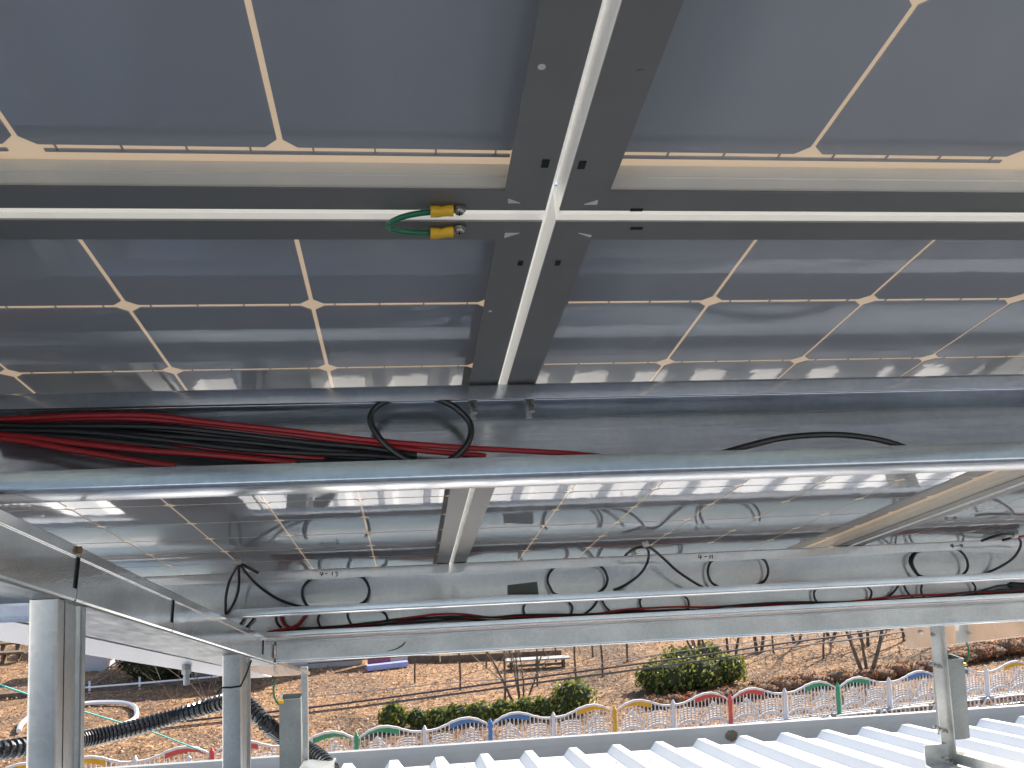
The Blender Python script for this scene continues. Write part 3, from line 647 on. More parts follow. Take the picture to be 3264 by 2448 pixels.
part('joint_bolt', off(MB().tube([(-.4945, .532, -.147), (-.4905, .532, -.147)], .0045, 6), ro).mesh('joint_bolt', 'leafdry'), ra)
mb = MB().sheet([(-.495, -.154), (-.495, -.1422), (-.545, -.1422)], .002, 'Y', 2.257, 3.02).sheet([(-.495, -.1935), (-.495, -.2042), (-.545, -.2042), (-.63, -.2042)], -.002, 'Y', 2.257, 3.17)
mb.box(-.499, -.495, 2.24, 2.275, -.2040, -.1424)
part('end_flanges', off(mb, ro).mesh('end_flanges', 'galv_y'), ra)
mb = MB().box(-.632, -.629, 2.257, 3.10, -.2020, -.150)
part('end_web', off(mb, ro).mesh('end_web', 'galv_y'), ra)
rb = thing('rafter', (2.2, 1.8, -.232), 'right-hand rafter with beige reflections meeting the bolted post', 'rafter', 'galvanised rafters', 'p')
x = 2.205
mb = MB().sheet([(x, -.152), (x, -.1415), (x + .09, -.1415), (x + .09, -.232), (x, -.232), (x, -.222)], -.002, 'Y', -2.0, 3.50).box(x + .0005, x + .004, -2.0, 3.498, -.2305, -.143)
part('channel', off(mb, Vector((2.2, 1.8, -.232))).mesh('channel', 'galv_y'), rb)
for yy in (3.18, 3.36):
    part('bolt', off(MB().tube([(x + .001, yy, -.165), (x - .009, yy, -.165)], .008, 6), Vector((2.2, 1.8, -.232))).mesh('bolt', 'bolt'), rb)
# white cable trunking outside the left rafter, with its grey gland
tr = thing('cable_trunking', (-.73, 1.0, -.2), 'white plastic cable trunking running outside the left rafter', 'trunking', None, 'p')
to = Vector((-.73, 1.0, -.2))
part('channel', off(MB().box(-.795, -.662, -2.0, 3.3, -.2, -.146), to).mesh('channel', 'pvc'), tr)
g0 = hitw(200 + 1745 * 500 / 2212, 1850 + 1150 * 500 / 2212, 0, -.72)
gl = thing('conduit_gland', g0, 'grey threaded conduit gland hanging under the white trunking', 'conduit fitting')
mb = MB(); 
for i in range(6): mb.tube([(0, 0, -i * .003), (0, 0, -i * .003 - .002)], .0135 - .001 * (i % 2), 14)
s_ = g0.y / 2.2
part('lock_nut', mb.mesh('lock_nut', 'pvcgrey'), gl)
part('hex_nut', MB().tube([(0, 0, -.018), (0, 0, -.032)], .0135, 6).mesh('hex_nut', 'pvcgrey'), gl)
part('pipe_stub', MB().tube([(0, 0, -.032), (0, 0, -.062)], .0085, 14).mesh('pipe_stub', 'pvcgrey', True), gl)

# ------------------------------------------------------------------ posts
def roofz(y): return -1.04 - .1566 * y
def post(xl, xr, yf, yb, zt, label, name='post'):
    t = thing(name, ((xl + xr) / 2, (yf + yb) / 2, roofz(yf)), label, 'post', 'galvanised posts of the array')
    o = Vector(((xl + xr) / 2, (yf + yb) / 2, roofz(yf)))
    zb = roofz(yb) - .03
    d = yb - yf
    # closed front face with rounded edge, lipped side facing the seam
    r = min(.0025, (xr - xl) / 4)
    path = [(xr, yf + d * .22), (xr, yf + r)] + [(xr - r + r * math.cos(math.radians(a)), yf + r + r * math.sin(math.radians(a))) for a in (-30, -60, -90)] + [(xl + r, yf)] + [(xl + r + r * math.cos(math.radians(a)), yf + r + r * math.sin(math.radians(a))) for a in (-120, -150, -180)] + [(xl, yb), (xr, yb), (xr, yb - d * .12)]
    part('front_channel', off(MB().sheet([(p[0], p[1]) for p in path], .0015, 'Z', zb, zt), o).mesh('front_channel', 'galv_z', True), t)
    path = [(xr - .012, yf + d * .235), (xr - .012, yf + d * .30), (xr + .0, yf + d * .31), (xr + .0, yf + d * .39), (xr - .004, yf + d * .41), (xr - .004, yf + d * .82), (xr, yf + d * .85), (xr, yb - d * .02)]
    part('side_channel', off(MB().sheet(path, .0012, 'Z', zb, zt - .004), o).mesh('side_channel', 'galv_z', True), t)
    return t
post(-.528, -.500, .428, .517, -.3255, 'nearest left post, wide galvanised stud with dark notch at its top')
post(-.539, -.500, 1.549, 1.684, -.594, 'second left post, bluish face with a black tie around it')
# stained upper edge joint plates
mb = MB().add([(-.5275, .4265, -.3225), (-.4995, .4265, -.3225), (-.4995, .50, -.3225), (-.5275, .5, -.3225), (-.50, .4265, -.3165)], [(0, 1, 2, 3), (0, 1, 4)])
t = thing('cross_rail', (-1.6, .47, -.355), 'dark cross rail leaving the nearest left post to the left', 'rail')
part('channel', off(MB().sheet([(.4705, -.3345), (.4705, -.3290), (.5, -.3290), (.5, -.3555), (.4705, -.3555), (.4705, -.3500)], -.0015, 'X', -2.6, -.5485).box(-2.6, -.5485, .4715, .473, -.3545, -.3300), Vector((-1.6, .47, -.355))).mesh('channel', 'galv'), t)
part('end_sleeve', off(MB().box(-.5478, -.5290, .4690, .5, -.3560, -.3285), Vector((-1.6, .47, -.355))).mesh('end_sleeve', 'galv'), t)
# tie round the second post
pz = hitw(713, 2191, 1, 1.5475).z
mb = MB().tube([(-.552, 1.545, pz - .014), (-.541, 1.545, pz), (-.52, 1.5455, pz - .001), (-.498, 1.5455, pz + .001), (-.4965, 1.60, pz + .010), (-.4965, 1.684, pz + .030)], .0021, 6)
solo('post_tie', mb, 'black', 'thin black tie wrapped around the second left post', 'cable tie')
# third post and the right post: square tube, splice strip, bolts, roof base rail
def square_post(x0, x1, yf, yb, zt, zb, strip, label, plate):
    t = thing('post', ((x0 + x1) / 2, yf, zb), label, 'post', 'galvanised posts of the array'); o = Vector(((x0 + x1) / 2, yf, zb))
    th = .0035
    mb = MB().box(x0, x1, yf, yf + th, zb, zt).box(x0, x1, yb - th, yb, zb, zt).box(x0, x0 + th, yf + th + .0002, yb - th - .0002, zb, zt).box(x1 - th, x1, yf + th + .0002, yb - th - .0002, zb, zt)
    part('tube', off(mb, o).mesh('tube', 'galv_dull'), t)
    st_ = strip
    mb = MB()
    n = len(st_)
    vs = []
    for a, b, z in st_:
        vs += [(a, yf - .012, z), (b, yf - .012, z), (a, yf - .008, z), (b, yf - .008, z)]
    fs = []
    for i in range(n - 1):
        j = 4 * i; fs += [(j, j + 1, j + 5, j + 4), (j + 2, j + 6, j + 7, j + 3), (j, j + 4, j + 6, j + 2), (j + 1, j + 3, j + 7, j + 5)]
    fs += [(0, 2, 3, 1), (4 * n - 4, 4 * n - 3, 4 * n - 1, 4 * n - 2)]
    s1 = part('splice_strip', off(mb.add(vs, fs), o).mesh('splice_strip', 'galv_z'), t)
    e = MB()
    for a, b, z in [(st_[0][1], st_[0][1] + .004, st_[0][2]), (st_[-1][1], st_[-1][1] + .004, st_[-1][2])]: pass
    (a0, b0, z0_), (a1, b1, z1_) = st_[0], st_[-1]
    e.add([(b0, yf - .03, z0_), (b0 + .004, yf - .03, z0_), (b0 + .004, yf - .006, z0_), (b0, yf - .006, z0_), (b1, yf - .03, z1_), (b1 + .004, yf - .03, z1_), (b1 + .004, yf - .006, z1_), (b1, yf - .006, z1_)],
          [(0, 1, 2, 3), (7, 6, 5, 4), (0, 4, 5, 1), (1, 5, 6, 2), (2, 6, 7, 3), (3, 7, 4, 0)])
    part('strip_edge', off(e, o).mesh('strip_edge', 'galv_z'), t)
    return t, o
p3, o3 = square_post(-.613, -.530, 3.0, 3.09, -1.078, -1.42, [(-.528, -.504, -.955), (-.518, -.504, -1.44)], 'third left post, square tube with open top and green earthing wire', None)
p4, o4 = square_post(2.178, 2.270, 3.0, 3.09, -1.080, -1.415, [(2.116, 2.168, -.905), (2.125, 2.176, -1.24), (2.135, 2.182, -1.525)], 'bolted right-hand post, square tube with splice strip standing on the white roof', None)
def bolt_w(p, parent, o, r=.009):
    mb = MB().tube([(p[0], 2.990, p[2]), (p[0], 2.978, p[2])], r, 6).tube([(p[0], 2.978, p[2]), (p[0], 2.966, p[2])], r * .5, 8)
    part('bolt', off(mb, o).mesh('bolt', 'bolt'), parent)
for px_, py_ in ((2972, 2022), (2966, 2116), (2978, 2119), (2989, 2123), (2997, 2125), (2981, 2316), (2995, 2322), (3005, 2328), (3016, 2330), (3000, 2412), (3015, 2420), (3028, 2424)):
    bolt_w(hitw(px_, py_, 1, 2.985), p4, o4)
def ewire(c, label, s=1):
    t = thing('earthing_wire', c, label, 'wire', 'green earthing wires at the posts')
    part('wire', MB().tube(spline([(0, 0, .05 * s), (.012 * s, -.004, .03 * s), (.014 * s, -.006, 0), (.010 * s, -.004, -.03 * s), (0, 0, -.045 * s)], 5), .0035, 8).mesh('wire', 'green', True), t)
    for z in (.055 * s, -.050 * s): part('lug_sleeve', MB().tube([(-.012, -.002, z), (.002, 0, z)], .007, 8).mesh('lug_sleeve', 'yellow', True), t)
ewire(hitw(2864 + 1170 * 400 / 2212, 1900 + 990 * 400 / 2212, 1, 2.995), 'green earthing wire with yellow lugs at the right-hand post')
c3 = hitw(700 + 492 / 2.765, 1900 + 850 / 2.765, 1, 2.995)
t = thing('earthing_wire', c3, 'green earthing wire beside the top of the third left post', 'wire', 'green earthing wires at the posts')
part('wire', MB().tube(spline([(.01, 0, .05), (-.004, -.004, .03), (-.006, -.006, 0), (.002, -.004, -.03), (.014, -.002, -.045)], 5), .004, 8).mesh('wire', 'green', True), t)
part('lug_sleeve', MB().tube([(.012, -.004, -.036), (.030, -.004, -.036)], .007, 8).mesh('lug_sleeve', 'yellow', True), t)
# base rails on the roof
def base_rail(x0, x1, ya, yb, h, label, open_=True):
    t = thing('base_rail', ((x0 + x1) / 2, yb, roofz(yb)), label, 'rail', 'base rails on the roof'); o = Vector(((x0 + x1) / 2, yb, roofz(yb)))
    def P(x, y, z): return (x - o.x, y - o.y, roofz(y) + z - o.z)
    vs = [P(x, y, z) for y in (ya, yb) for x, z in ((x0, .002), (x1, .002), (x1, h), (x0, h))]
    part('channel', MB().add(vs, [(0, 1, 2, 3), (7, 6, 5, 4), (0, 4, 5, 1), (1, 5, 6, 2), (2, 6, 7, 3), (3, 7, 4, 0)]).mesh('channel', 'galv_z'), t)
    return t, o
br, bo = base_rail(2.178, 2.275, .4, 3.12, .045, 'base rail on the white roof running from the right-hand post towards the viewer')
for yy in (3.02,):
    part('corner_cleat', off(MB().box(2.045, 2.150, 2.975, 2.980, roofz(2.98) + .0, roofz(2.98) + .085).box(2.045, 2.150, 2.90, 2.975, roofz(2.98) + .002, roofz(2.98) + .008), bo).mesh('corner_cleat', 'galv_z'), br)
base_rail(-.515, -.395, .4, 2.985, .20, 'pale base rail at the foot of the third left post')

# ------------------------------------------------------------------ corrugated conduit
cpts = [(-120, 2398, 2.55), (0, 2392, 2.6), (90, 2378, 2.7), (180, 2370, 2.85), (271, 2356, 3.0), (398, 2328, 3.1), (542, 2287, 3.2), (640, 2258, 3.2), (720, 2236, 3.15), (765, 2234, 3.1), (803, 2262, 3.05), (845, 2303, 3.02), (888, 2340, 3.12), (940, 2372, 3.14), (989, 2394, 3.1), (1025, 2420, 3.0), (1060, 2460, 2.9)]
cw = spline([hitw(x, y, 1, Y) for x, y, Y in cpts], 60)
# resample evenly, ridge every 9 mm
acc = [cw[0]]; 
for p in cw[1:]:
    if (p - acc[-1]).length > .0022: acc.append(p)
solo('corrugated_conduit', MB().tube(acc, .026, 14, rf=lambda i, n: .0330 if (i % 6) < 3 else .0262), 'conduit', 'thick black corrugated conduit swinging past the left posts', 'conduit', smooth=False)

# ------------------------------------------------------------------ school fence below
FD = Vector((2.2855, .302, 0)); FO = Vector((-1.92, 30.46, -9.0 - 1.2))
fu = FD.normalized(); FL = FD.length
COLS = {0: 'green', 1: 'blue', 2: 'yellow', 3: 'red'}
def post_colour(k): return {0: 'green', 2: 'blue', 4: 'yellow', 6: 'red'}[k % 8] if k % 2 == 0 else 'white'
FM = {'green': 'fgreen', 'blue': 'fblue', 'yellow': 'fyellow', 'red': 'fred', 'white': 'white'}
def fence_rot(): return math.atan2(FD.y, FD.x)
def lathe(prof, seg=10):
    vs = [(r * math.cos(2 * math.pi * a / seg), r * math.sin(2 * math.pi * a / seg), z) for r, z in prof for a in range(seg)]
    n = len(prof)
    fs = [(i * seg + a, i * seg + (a + 1) % seg, (i + 1) * seg + (a + 1) % seg, (i + 1) * seg + a) for i in range(n - 1) for a in range(seg)]
    return MB().add(vs, fs + [tuple((n - 1) * seg + a for a in range(seg))])
postmesh = {c: lathe([(.13, 0), (.13, .03), (.09, .06), (.075, .08), (.075, 1.08), (.075, 1.09), (.075, 1.12), (.05, 1.15), (.035, 1.20), (.0, 1.23)]).mesh('fence_post', FM[c], True) for c in FM}
def pt(h0):  # top rail height along a bay, u from the coloured post to the white post
    ks = [(0, 1.0), (.1, 1.15), (.2, 1.27), (.33, 1.345), (.45, 1.34), (.58, 1.27), (.7, 1.16), (.82, 1.075), (.92, 1.05), (1, 1.06)]
    for (a, x_), (b, y_) in zip(ks, ks[1:]):
        if h0 <= b:
            t_ = (h0 - a) / (b - a); return x_ + (y_ - x_) * (t_ * t_ * (3 - 2 * t_) * .5 + t_ * .5)
    return 1.06
def fbox(mb, x0, x1, z0, z1, d=.02): return mb.box(x0, x1, -d, d, z0, z1)
def strip(fn_lo, fn_hi, u0, u1, n, d, W=FL):
    mb = MB(); vs = []; fs = []
    for i in range(n + 1):
        u = u0 + (u1 - u0) * i / n
        vs += [(u * W, -d, fn_lo(u)), (u * W, -d, fn_hi(u)), (u * W, d, fn_hi(u)), (u * W, d, fn_lo(u))]
    for i in range(n):
        a = 4 * i
        for k in range(4): fs.append((a + k, a + (k + 1) % 4, a + 4 + (k + 1) % 4, a + 4 + k))
    fs += [(0, 1, 2, 3), (4 * n + 3, 4 * n + 2, 4 * n + 1, 4 * n)]
    return mb.add(vs, fs)
bw = FL - .16
def bay_meshes(mirror):
    fl = (lambda m: setattr(m, 'v', [(FL - v[0], v[1], v[2]) for v in m.v]) or setattr(m, 'f', [f[::-1] for f in m.f]) or m) if mirror else (lambda m: m)
    u0, u1 = .035, .965
    out = {}
    out['top_rail'] = fl(strip(lambda u: pt(u) - .065, lambda u: pt(u) + .01, u0, u1, 40, .03)).mesh('top_rail', 'white', True)
    th = lambda u: .04 + .14 * max(0, min(1, (u - .06) / .40))
    arch = fl(strip(lambda u: pt(u) - .055 - th(u), lambda u: pt(u) - .052, .08, .62, 26, .012))
    out['colour_arch'] = arch
    pk = []
    for i in range(15):
        u = .055 + i * .0637
        pk.append((u if not mirror else 1 - u, pt(u) - .05 - (th(u) if .08 < u < .62 else 0)))
    out['pickets'] = pk
    out['bottom_rail'] = fl(fbox(MB(), u0 * FL, u1 * FL, .10, .14, .018)).mesh('bottom_rail', 'white')
    pg = MB()
    for c0, c1 in ((.05, .50), (.50, .95)):
        s_ = strip(lambda u: .17 + .19 * math.sin(math.pi * (u - c0) / (c1 - c0)) ** .8, lambda u: .25 + .20 * math.sin(math.pi * (u - c0) / (c1 - c0)) ** .8, c0 + .004, c1 - .004, 16, .022)
        pg.add(s_.v, s_.f)
    out['page_arcs'] = fl(pg).mesh('page_arcs', 'white', True)
    gr = MB()
    for lvl in range(5):
        h = .47 + lvl * .085
        for (a, b, sgn) in ((.12, .44, -1), (.54, .92, 1)):
            f = (lambda u, a=a, b=b, h=h, sgn=sgn: h + .09 * math.sin(math.pi * (u - a) / (b - a)) + sgn * .02 * (u - a) / (b - a) - .05)
            s_ = strip(lambda u: f(u) - .016, lambda u: f(u) + .016, a + lvl * .012, b - lvl * .012, 10, .014); gr.add(s_.v, s_.f)
    out['book_grid'] = fl(gr).mesh('book_grid', 'white')
    cm = MB(); cx_, cz_ = .30 * FL, .93
    cm.prism([(cx_ + .075 * math.cos(a * math.pi / 8), cz_ + .075 * math.sin(a * math.pi / 8)) for a in range(16)], 'Y', -.032, .032)
    for dx, dz in ((.055, .05), (0, 0), (-.055, -.05)):
        cm.tube([(cx_ + dx, 0, cz_ + dz - .02), (.50 * FL + dx * .35, 0, .50 + dz * .3)], .016, 6)
    cm.tube([(cx_ - .06, 0, cz_ - .06), (.50 * FL - .03, 0, .47)], .016, 6)
    out['comet'] = fl(cm).mesh('comet', 'white')
    return out
BM = {False: bay_meshes(False), True: bay_meshes(True)}
archm = {}
unit = MB().box(-.016, .016, -.014, .014, 0, 1).mesh('picket', 'white')
rotz = fence_rot()
order = ['first', 'second', 'third', 'fourth', 'fifth', 'sixth', 'seventh', 'eighth', 'ninth']
seen_l = {}
def nth(k):  # which repetition of its colour, from the left
    c = post_colour(k); ks = [j for j in range(-6, 18, 2) if post_colour(j) == c]; return ks.index(k)
for k in range(-6, 15):
    c = post_colour(k)
    o = bpy.data.objects.new('fence_post', postmesh[c]); C.objects.link(o)
    p = FO + FD * k; o.location = p + Vector((0, 0, G)); o.rotation_euler = (0, 0, rotz)
    if c == 'white':
        a, b = post_colour(k - 1), post_colour(k + 1)
        lab = 'white fence post between the %s and %s bays%s' % (a, b, {-5: ' at the far left', 1: ' behind the low hedge', 7: ' between red and green arches', 9: ' left of the bolted post', -1: ' beside the third left post', 3: ' beside the hedge', 5: ' left of the large bush', 11: ' right of the bolted post', 13: ' at the far right'}.get(k, ''))
    else: lab = '%s fence post between two %s-arched bays, %s of its colour from the left' % (c, c, order[nth(k)])
    tag(o, lab, 'fence post', 'posts of the school fence')
for k in range(-6, 14):
    even = k % 2 == 0
    c = post_colour(k if even else k + 1); mirror = not even
    p = FO + FD * k
    ck = k if even else k + 1
    t = thing('fence_bay', p, 'white fence bay with %s arch, %s of the %s %s post' % (c, 'right' if even else 'left', order[nth(ck)], c), 'fence', 'bays of the school fence')
    t.rotation_euler = (0, 0, rotz)
    B = BM[mirror]
    for nm in ('top_rail', 'bottom_rail', 'page_arcs', 'book_grid', 'comet'): part(nm, B[nm], t)
    key = (mirror, c)
    if key not in archm:
        archm[key] = B['colour_arch'].mesh('colour_arch', FM[c])
    part('colour_arch', archm[key], t)
    for u, h in B['pickets']:
        o = part('picket', unit, t, (u * FL, 0, .12)); o.scale = (1, 1, h - .12)
# low kerb in front of and under the fence, and low white planter rails
nrm = Vector((-fu.y, fu.x, 0))
def along(mb, p, d, a, b, w0, w1, z0, z1):
    n_ = Vector((-d.y, d.x, 0)); vs = []
    for t_ in (a, b):
        for w in (w0, w1):
            for z in (z0, z1): q_ = p + d * t_ + n_ * w; vs.append((q_.x, q_.y, z))
    return mb.add(vs, [(0, 1, 3, 2), (4, 6, 7, 5), (0, 4, 5, 1), (2, 3, 7, 6), (0, 2, 6, 4), (1, 5, 7, 3)])
solo('kerb', along(MB(), FO, fu, -30, 60, -.35, .25, GZ - .05, GZ + .06), 'concrete', 'concrete kerb under the school fence', 'kerb', kind=None)
for i in range(5):
    s0 = 8 * FL - 2.4 + i * 2.35
    c_ = FO + fu * s0 - nrm * 1.15
    t = thing('planter_rail', (c_.x, c_.y, GZ), ('low white planter rail in front of the fence, %s from the left' % order[i]), 'rail', 'low white planter rails before the fence')
    t.rotation_euler = (0, 0, rotz)
    r = .11; Lr = .78
    ring = [(-Lr, 0, .12), (-Lr, 0, .25), (-Lr + .09, 0, .34), (Lr - .09, 0, .34), (Lr, 0, .25), (Lr, 0, .12), (Lr - .09, 0, .05), (-Lr + .09, 0, .05)]
    part('rounded_frame', MB().tube(spline(ring, 3, True), .035, 8, True).mesh('rounded_frame', 'white', True), t)
    for j in range(7): part('slat', MB().box(-.02, .02, -.012, .012, .06, .33).mesh('slat', 'white'), t, (-.6 + j * .2, 0, 0))
    hoop = [(Lr + .12, 0, 0), (Lr + .22, 0, .12), (Lr + .34, 0, .30), (Lr + .46, 0, .34), (Lr + .58, 0, .22), (Lr + .62, 0, 0)]
    part('hoop', MB().tube(spline(hoop, 4), .032, 8).mesh('hoop', 'white', True), t)

# ------------------------------------------------------------------ vegetation
def leafblob(mb, c, r, n, size, flat=0.0, seed=0, shell=.78):
    rnd = random.Random(seed)
    for _ in range(n):
        while True:
            v = Vector((rnd.uniform(-1, 1), rnd.uniform(-1, 1), rnd.uniform(-1, 1)))
            if .05 < v.length <= 1: break
        v = v.normalized() * (shell + (1 - shell) * rnd.random() ** .6) if rnd.random() < .8 else v
        lump = 1 + .10 * math.sin(v.x * 7 + seed) + .10 * math.sin(v.y * 6 + v.z * 5 + seed * 2)
        p = Vector((c[0] + v.x * r[0] * lump, c[1] + v.y * r[1] * lump, c[2] + v.z * r[2] * lump))
        if p.z < GZ + .05: continue
        a = Vector((rnd.gauss(0, 1), rnd.gauss(0, 1), rnd.gauss(0, 1))).normalized(); b = a.orthogonal().normalized(); cc = a.cross(b)
        s_ = size * rnd.uniform(.6, 1.3)
        mb.add([p + b * s_, p + cc * s_ * .55, p - b * s_, p - cc * s_ * .55], [(0, 1, 2, 3)])
def core(c, r, n=10):
    mb = MB(); vs = []; fs = []
    for i in range(n + 1):
        for j in range(2 * n):
            a = math.pi * i / n; b = math.pi * j / n
            k = 1 + .06 * math.sin(3 * b + i)
            vs.append((c[0] + r[0] * k * math.sin(a) * math.cos(b), c[1] + r[1] * k * math.sin(a) * math.sin(b), max(GZ + .02, c[2] + r[2] * math.cos(a))))
    for i in range(n):
        for j in range(2 * n):
            fs.append((i * 2 * n + j, i * 2 * n + (j + 1) % (2 * n), (i + 1) * 2 * n + (j + 1) % (2 * n), (i + 1) * 2 * n + j))
    return mb.add(vs, fs)
def bush(name, blobs, label, cat, leaf='leaf', corem='leafcore', size=.10, dens=1.0, group=None):
    c0 = Vector((blobs[0][0][0], blobs[0][0][1], GZ))
    t = thing(name, c0, label, cat, group)
    lm = MB(); cm = MB()
    for i, (c, r) in enumerate(blobs):
        area = (r[0] * r[1] + r[1] * r[2] + r[0] * r[2]) * 4
        leafblob(lm, c, r, int(area * dens * .9 / (size * size)), size, seed=i + int(abs(c[0]) * 10))
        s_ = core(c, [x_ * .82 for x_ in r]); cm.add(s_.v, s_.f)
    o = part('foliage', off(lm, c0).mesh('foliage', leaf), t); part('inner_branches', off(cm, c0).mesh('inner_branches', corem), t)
    return t
def pb(cx, yb, w, h, dep=.7, lift=.9):
    p = gp(cx, yb); D = (p - CAM).dot(RZ); rx = w / 2 * D / F; rz_ = h / 2 * D / F
    return ((p.x, p.y + rx * dep * .8, GZ + rz_ * lift), (rx, rx * dep, rz_))
bush('evergreen_bush', [pb(2150, 2215, 190, 105), pb(2245, 2205, 170, 110), pb(2190, 2180, 150, 110, .8), pb(2330, 2190, 130, 105), pb(2090, 2210, 110, 95), pb(2270, 2165, 130, 110)], 'large dark evergreen bush with the tree trunk at its right side', 'bush')
bush('round_bush', [pb(1838, 2280, 140, 112), pb(1790, 2285, 90, 62)], 'bright green rounded bush behind the first yellow bay', 'bush')
labs = ['tall clipped hedge block at the left end of the hedge', 'low clipped hedge plant next to the tall block', 'low clipped hedge plant behind the blue post', 'low clipped hedge plant at the foot of the forked tree']
for lab, bl in zip(labs, ([pb(1252, 2335, 92, 88, .8, .98), pb(1262, 2335, 86, 78, .8)], [pb(1335, 2328, 90, 66), pb(1395, 2323, 90, 66)], [pb(1465, 2316, 96, 66), pb(1530, 2310, 96, 68)], [pb(1605, 2303, 96, 68), pb(1675, 2296, 96, 66), pb(1735, 2290, 80, 66)])):
    bush('hedge_plant', bl, lab, 'hedge', group='clipped hedge along the fence')
sh = [(2110, 2262, .9), (2240, 2250, .9), (2350, 2238, 1.0), (2450, 2222, 1.1), (2540, 2206, 1.1), (2630, 2196, 1.1), (2725, 2186, 1.0), (2830, 2172, 1.1), (2920, 2160, 1.1), (3090, 2120, 1.2), (3180, 2104, 1.3), (3270, 2092, 1.4)]
for i, (x_, y_, s_) in enumerate(sh):
    bush('rusty_shrub', [pb(x_, y_, 105 * s_, 36 * s_), pb(x_ + 50, y_ - 8, 80 * s_, 44 * s_), pb(x_ - 30, y_ - 12, 60 * s_, 34 * s_)], 'low rust-brown shrub behind the fence, %s from the left' % (order + ['tenth', 'eleventh', 'twelfth'])[i], 'shrub', 'shrub', 'twigmass', .07, .5, 'low rust-brown shrubs behind the fence')
# dark topiary ball on the left
tb = gp(530, 2178)
bush('round_topiary', [((tb.x, tb.y + 1.4, GZ + 1.5), (3.1, 1.8, 1.75)), ((tb.x + 3.0, tb.y + 1.6, GZ + 1.3), (2.2, 1.6, 1.4))], 'large dark rounded topiary on the left below the rafter', 'bush', leaf='leafcore', size=.11, dens=.7)

def tree(px, py, stems, h, label, r0=.13, cat='tree', name='bare_tree', seed=1, twigs=True, lean=None, dirs=None):
    b = gp(px, py); rnd = random.Random(seed)
    t = thing(name, (b.x, b.y, GZ), label, cat)
    tm = MB(); cm = MB()
    def limb(mb, p, d, L, r, depth):
        pts = [p]; q_ = p; dd = d.copy()
        for i in range(5):
            dd = (dd + Vector((rnd.gauss(0, .09), rnd.gauss(0, .09), rnd.gauss(.03, .04)))).normalized(); q_ = q_ + dd * L / 5; pts.append(q_)
        mb.tube(pts, r, 6, rf=lambda i, n: r * (1 - .55 * i / (n - 1)))
        if depth > 0:
            for i in range(rnd.choice((3, 4))):
                k_ = rnd.choice((2, 3, 4, 5)); base = pts[k_]
                nd = (dd + Vector((rnd.gauss(0, .55), rnd.gauss(0, .45), rnd.gauss(.1, .25)))).normalized()
                limb(cm, base, nd, L * rnd.uniform(.5, .75), r * .42, depth - 1)
    for i in range(stems):
        a = (i - (stems - 1) / 2) / max(1, stems - 1) if stems > 1 else 0
        d = Vector(((dirs[i] if dirs else a * 1.0 + (lean or 0) + rnd.gauss(0, .06)), rnd.gauss(0, .12), 1)).normalized()
        limb(tm, Vector((a * .25, 0, 0)), d, h * rnd.uniform(.8, 1.05), r0 * rnd.uniform(.75, 1.1), 3 if twigs else 0)
    part('trunk', tm.mesh('trunk', 'bark', True), t)
    if cm.v: part('crown', cm.mesh('crown', 'twig'), t)
    return t
tree(1661, 2262, 5, 3.2, 'bare multi-stemmed tree rising behind the hedge near the blue bays', .055, seed=5, dirs=[-.42, -.12, .02, .12, .42])
tree(2268, 2182, 2, 3.6, 'bare tree leaning left in front of the large bush', .085, seed=11, dirs=[-.55, -.3])
tree(2765, 2162, 3, 3.8, 'bare forked tree left of the right-hand post', .095, seed=8, dirs=[-.62, -.05, .42])
tree(2335, 2120, 2, 4.0, 'bare tree standing behind the large evergreen bush', .08, seed=21, dirs=[-.2, .25])
tree(2625, 2100, 1, 3.0, 'thin bare sapling on the leafy slope right of the bush', .06, seed=31)
tree(655, 2230, 4, 2.4, 'scraggly pale bush of bare twigs left of the second post', .03, seed=41)
tree(560, 2240, 3, 1.6, 'small bare shrub between the left posts', .02, seed=42)
for i, (x_, y_, h, ss) in enumerate(((2420, 2080, 4.2, 51), (2540, 2050, 4.5, 52), (2650, 2035, 4.4, 53), (2760, 2060, 4.0, 54), (2890, 2030, 4.6, 55), (3010, 2040, 4.4, 56), (3130, 2045, 4.2, 57), (2220, 2060, 4.2, 58))):
    tree(x_, y_, 2, h, 'bare slope tree among the dry leaves, %s counted from the bush rightwards' % order[i], .09, seed=ss, dirs=[-.22, .18])
# thin sapling stakes
stk = [(1467, 2200, 3.4, 'farthest left'), (1550, 2131, 3.0, 'second from the left'), (1609, 2256, 4.2, 'third, tall and leaning beside the forked tree'), (1713, 2187, 3.4, 'fourth, right of the forked tree'), (1772, 2115, 3.0, 'fifth, slim'), (1838, 2197, 3.6, 'sixth, behind the round bush'), (1921, 2158, 3.6, 'seventh, thicker'), (2000, 2110, 3.4, 'eighth, left of the large bush'), (1322, 2178, 3.2, 'left of the hedge block'), (1890, 2095, 2.5, 'far, between two nearer ones'), (2466, 2085, 2.6, 'right of the large bush'), (2880, 2045, 2.8, 'far right by the leafy slope')]
for i, (x_, y_, h, w) in enumerate(stk):
    b = gp(x_, y_); rnd = random.Random(i); mb = MB(); pts = [Vector((b.x, b.y, GZ))]
    for j in range(5): pts.append(pts[-1] + Vector((rnd.gauss(0, .02), 0, h / 5)))
    mb.tube(pts, .05, 6, rf=lambda i_, n: .052 - .018 * i_ / n)
    solo('young_tree_trunk', mb, 'bark', 'thin upright young tree trunk, ' + w, 'tree trunk', group='young tree trunks on the leafy ground')

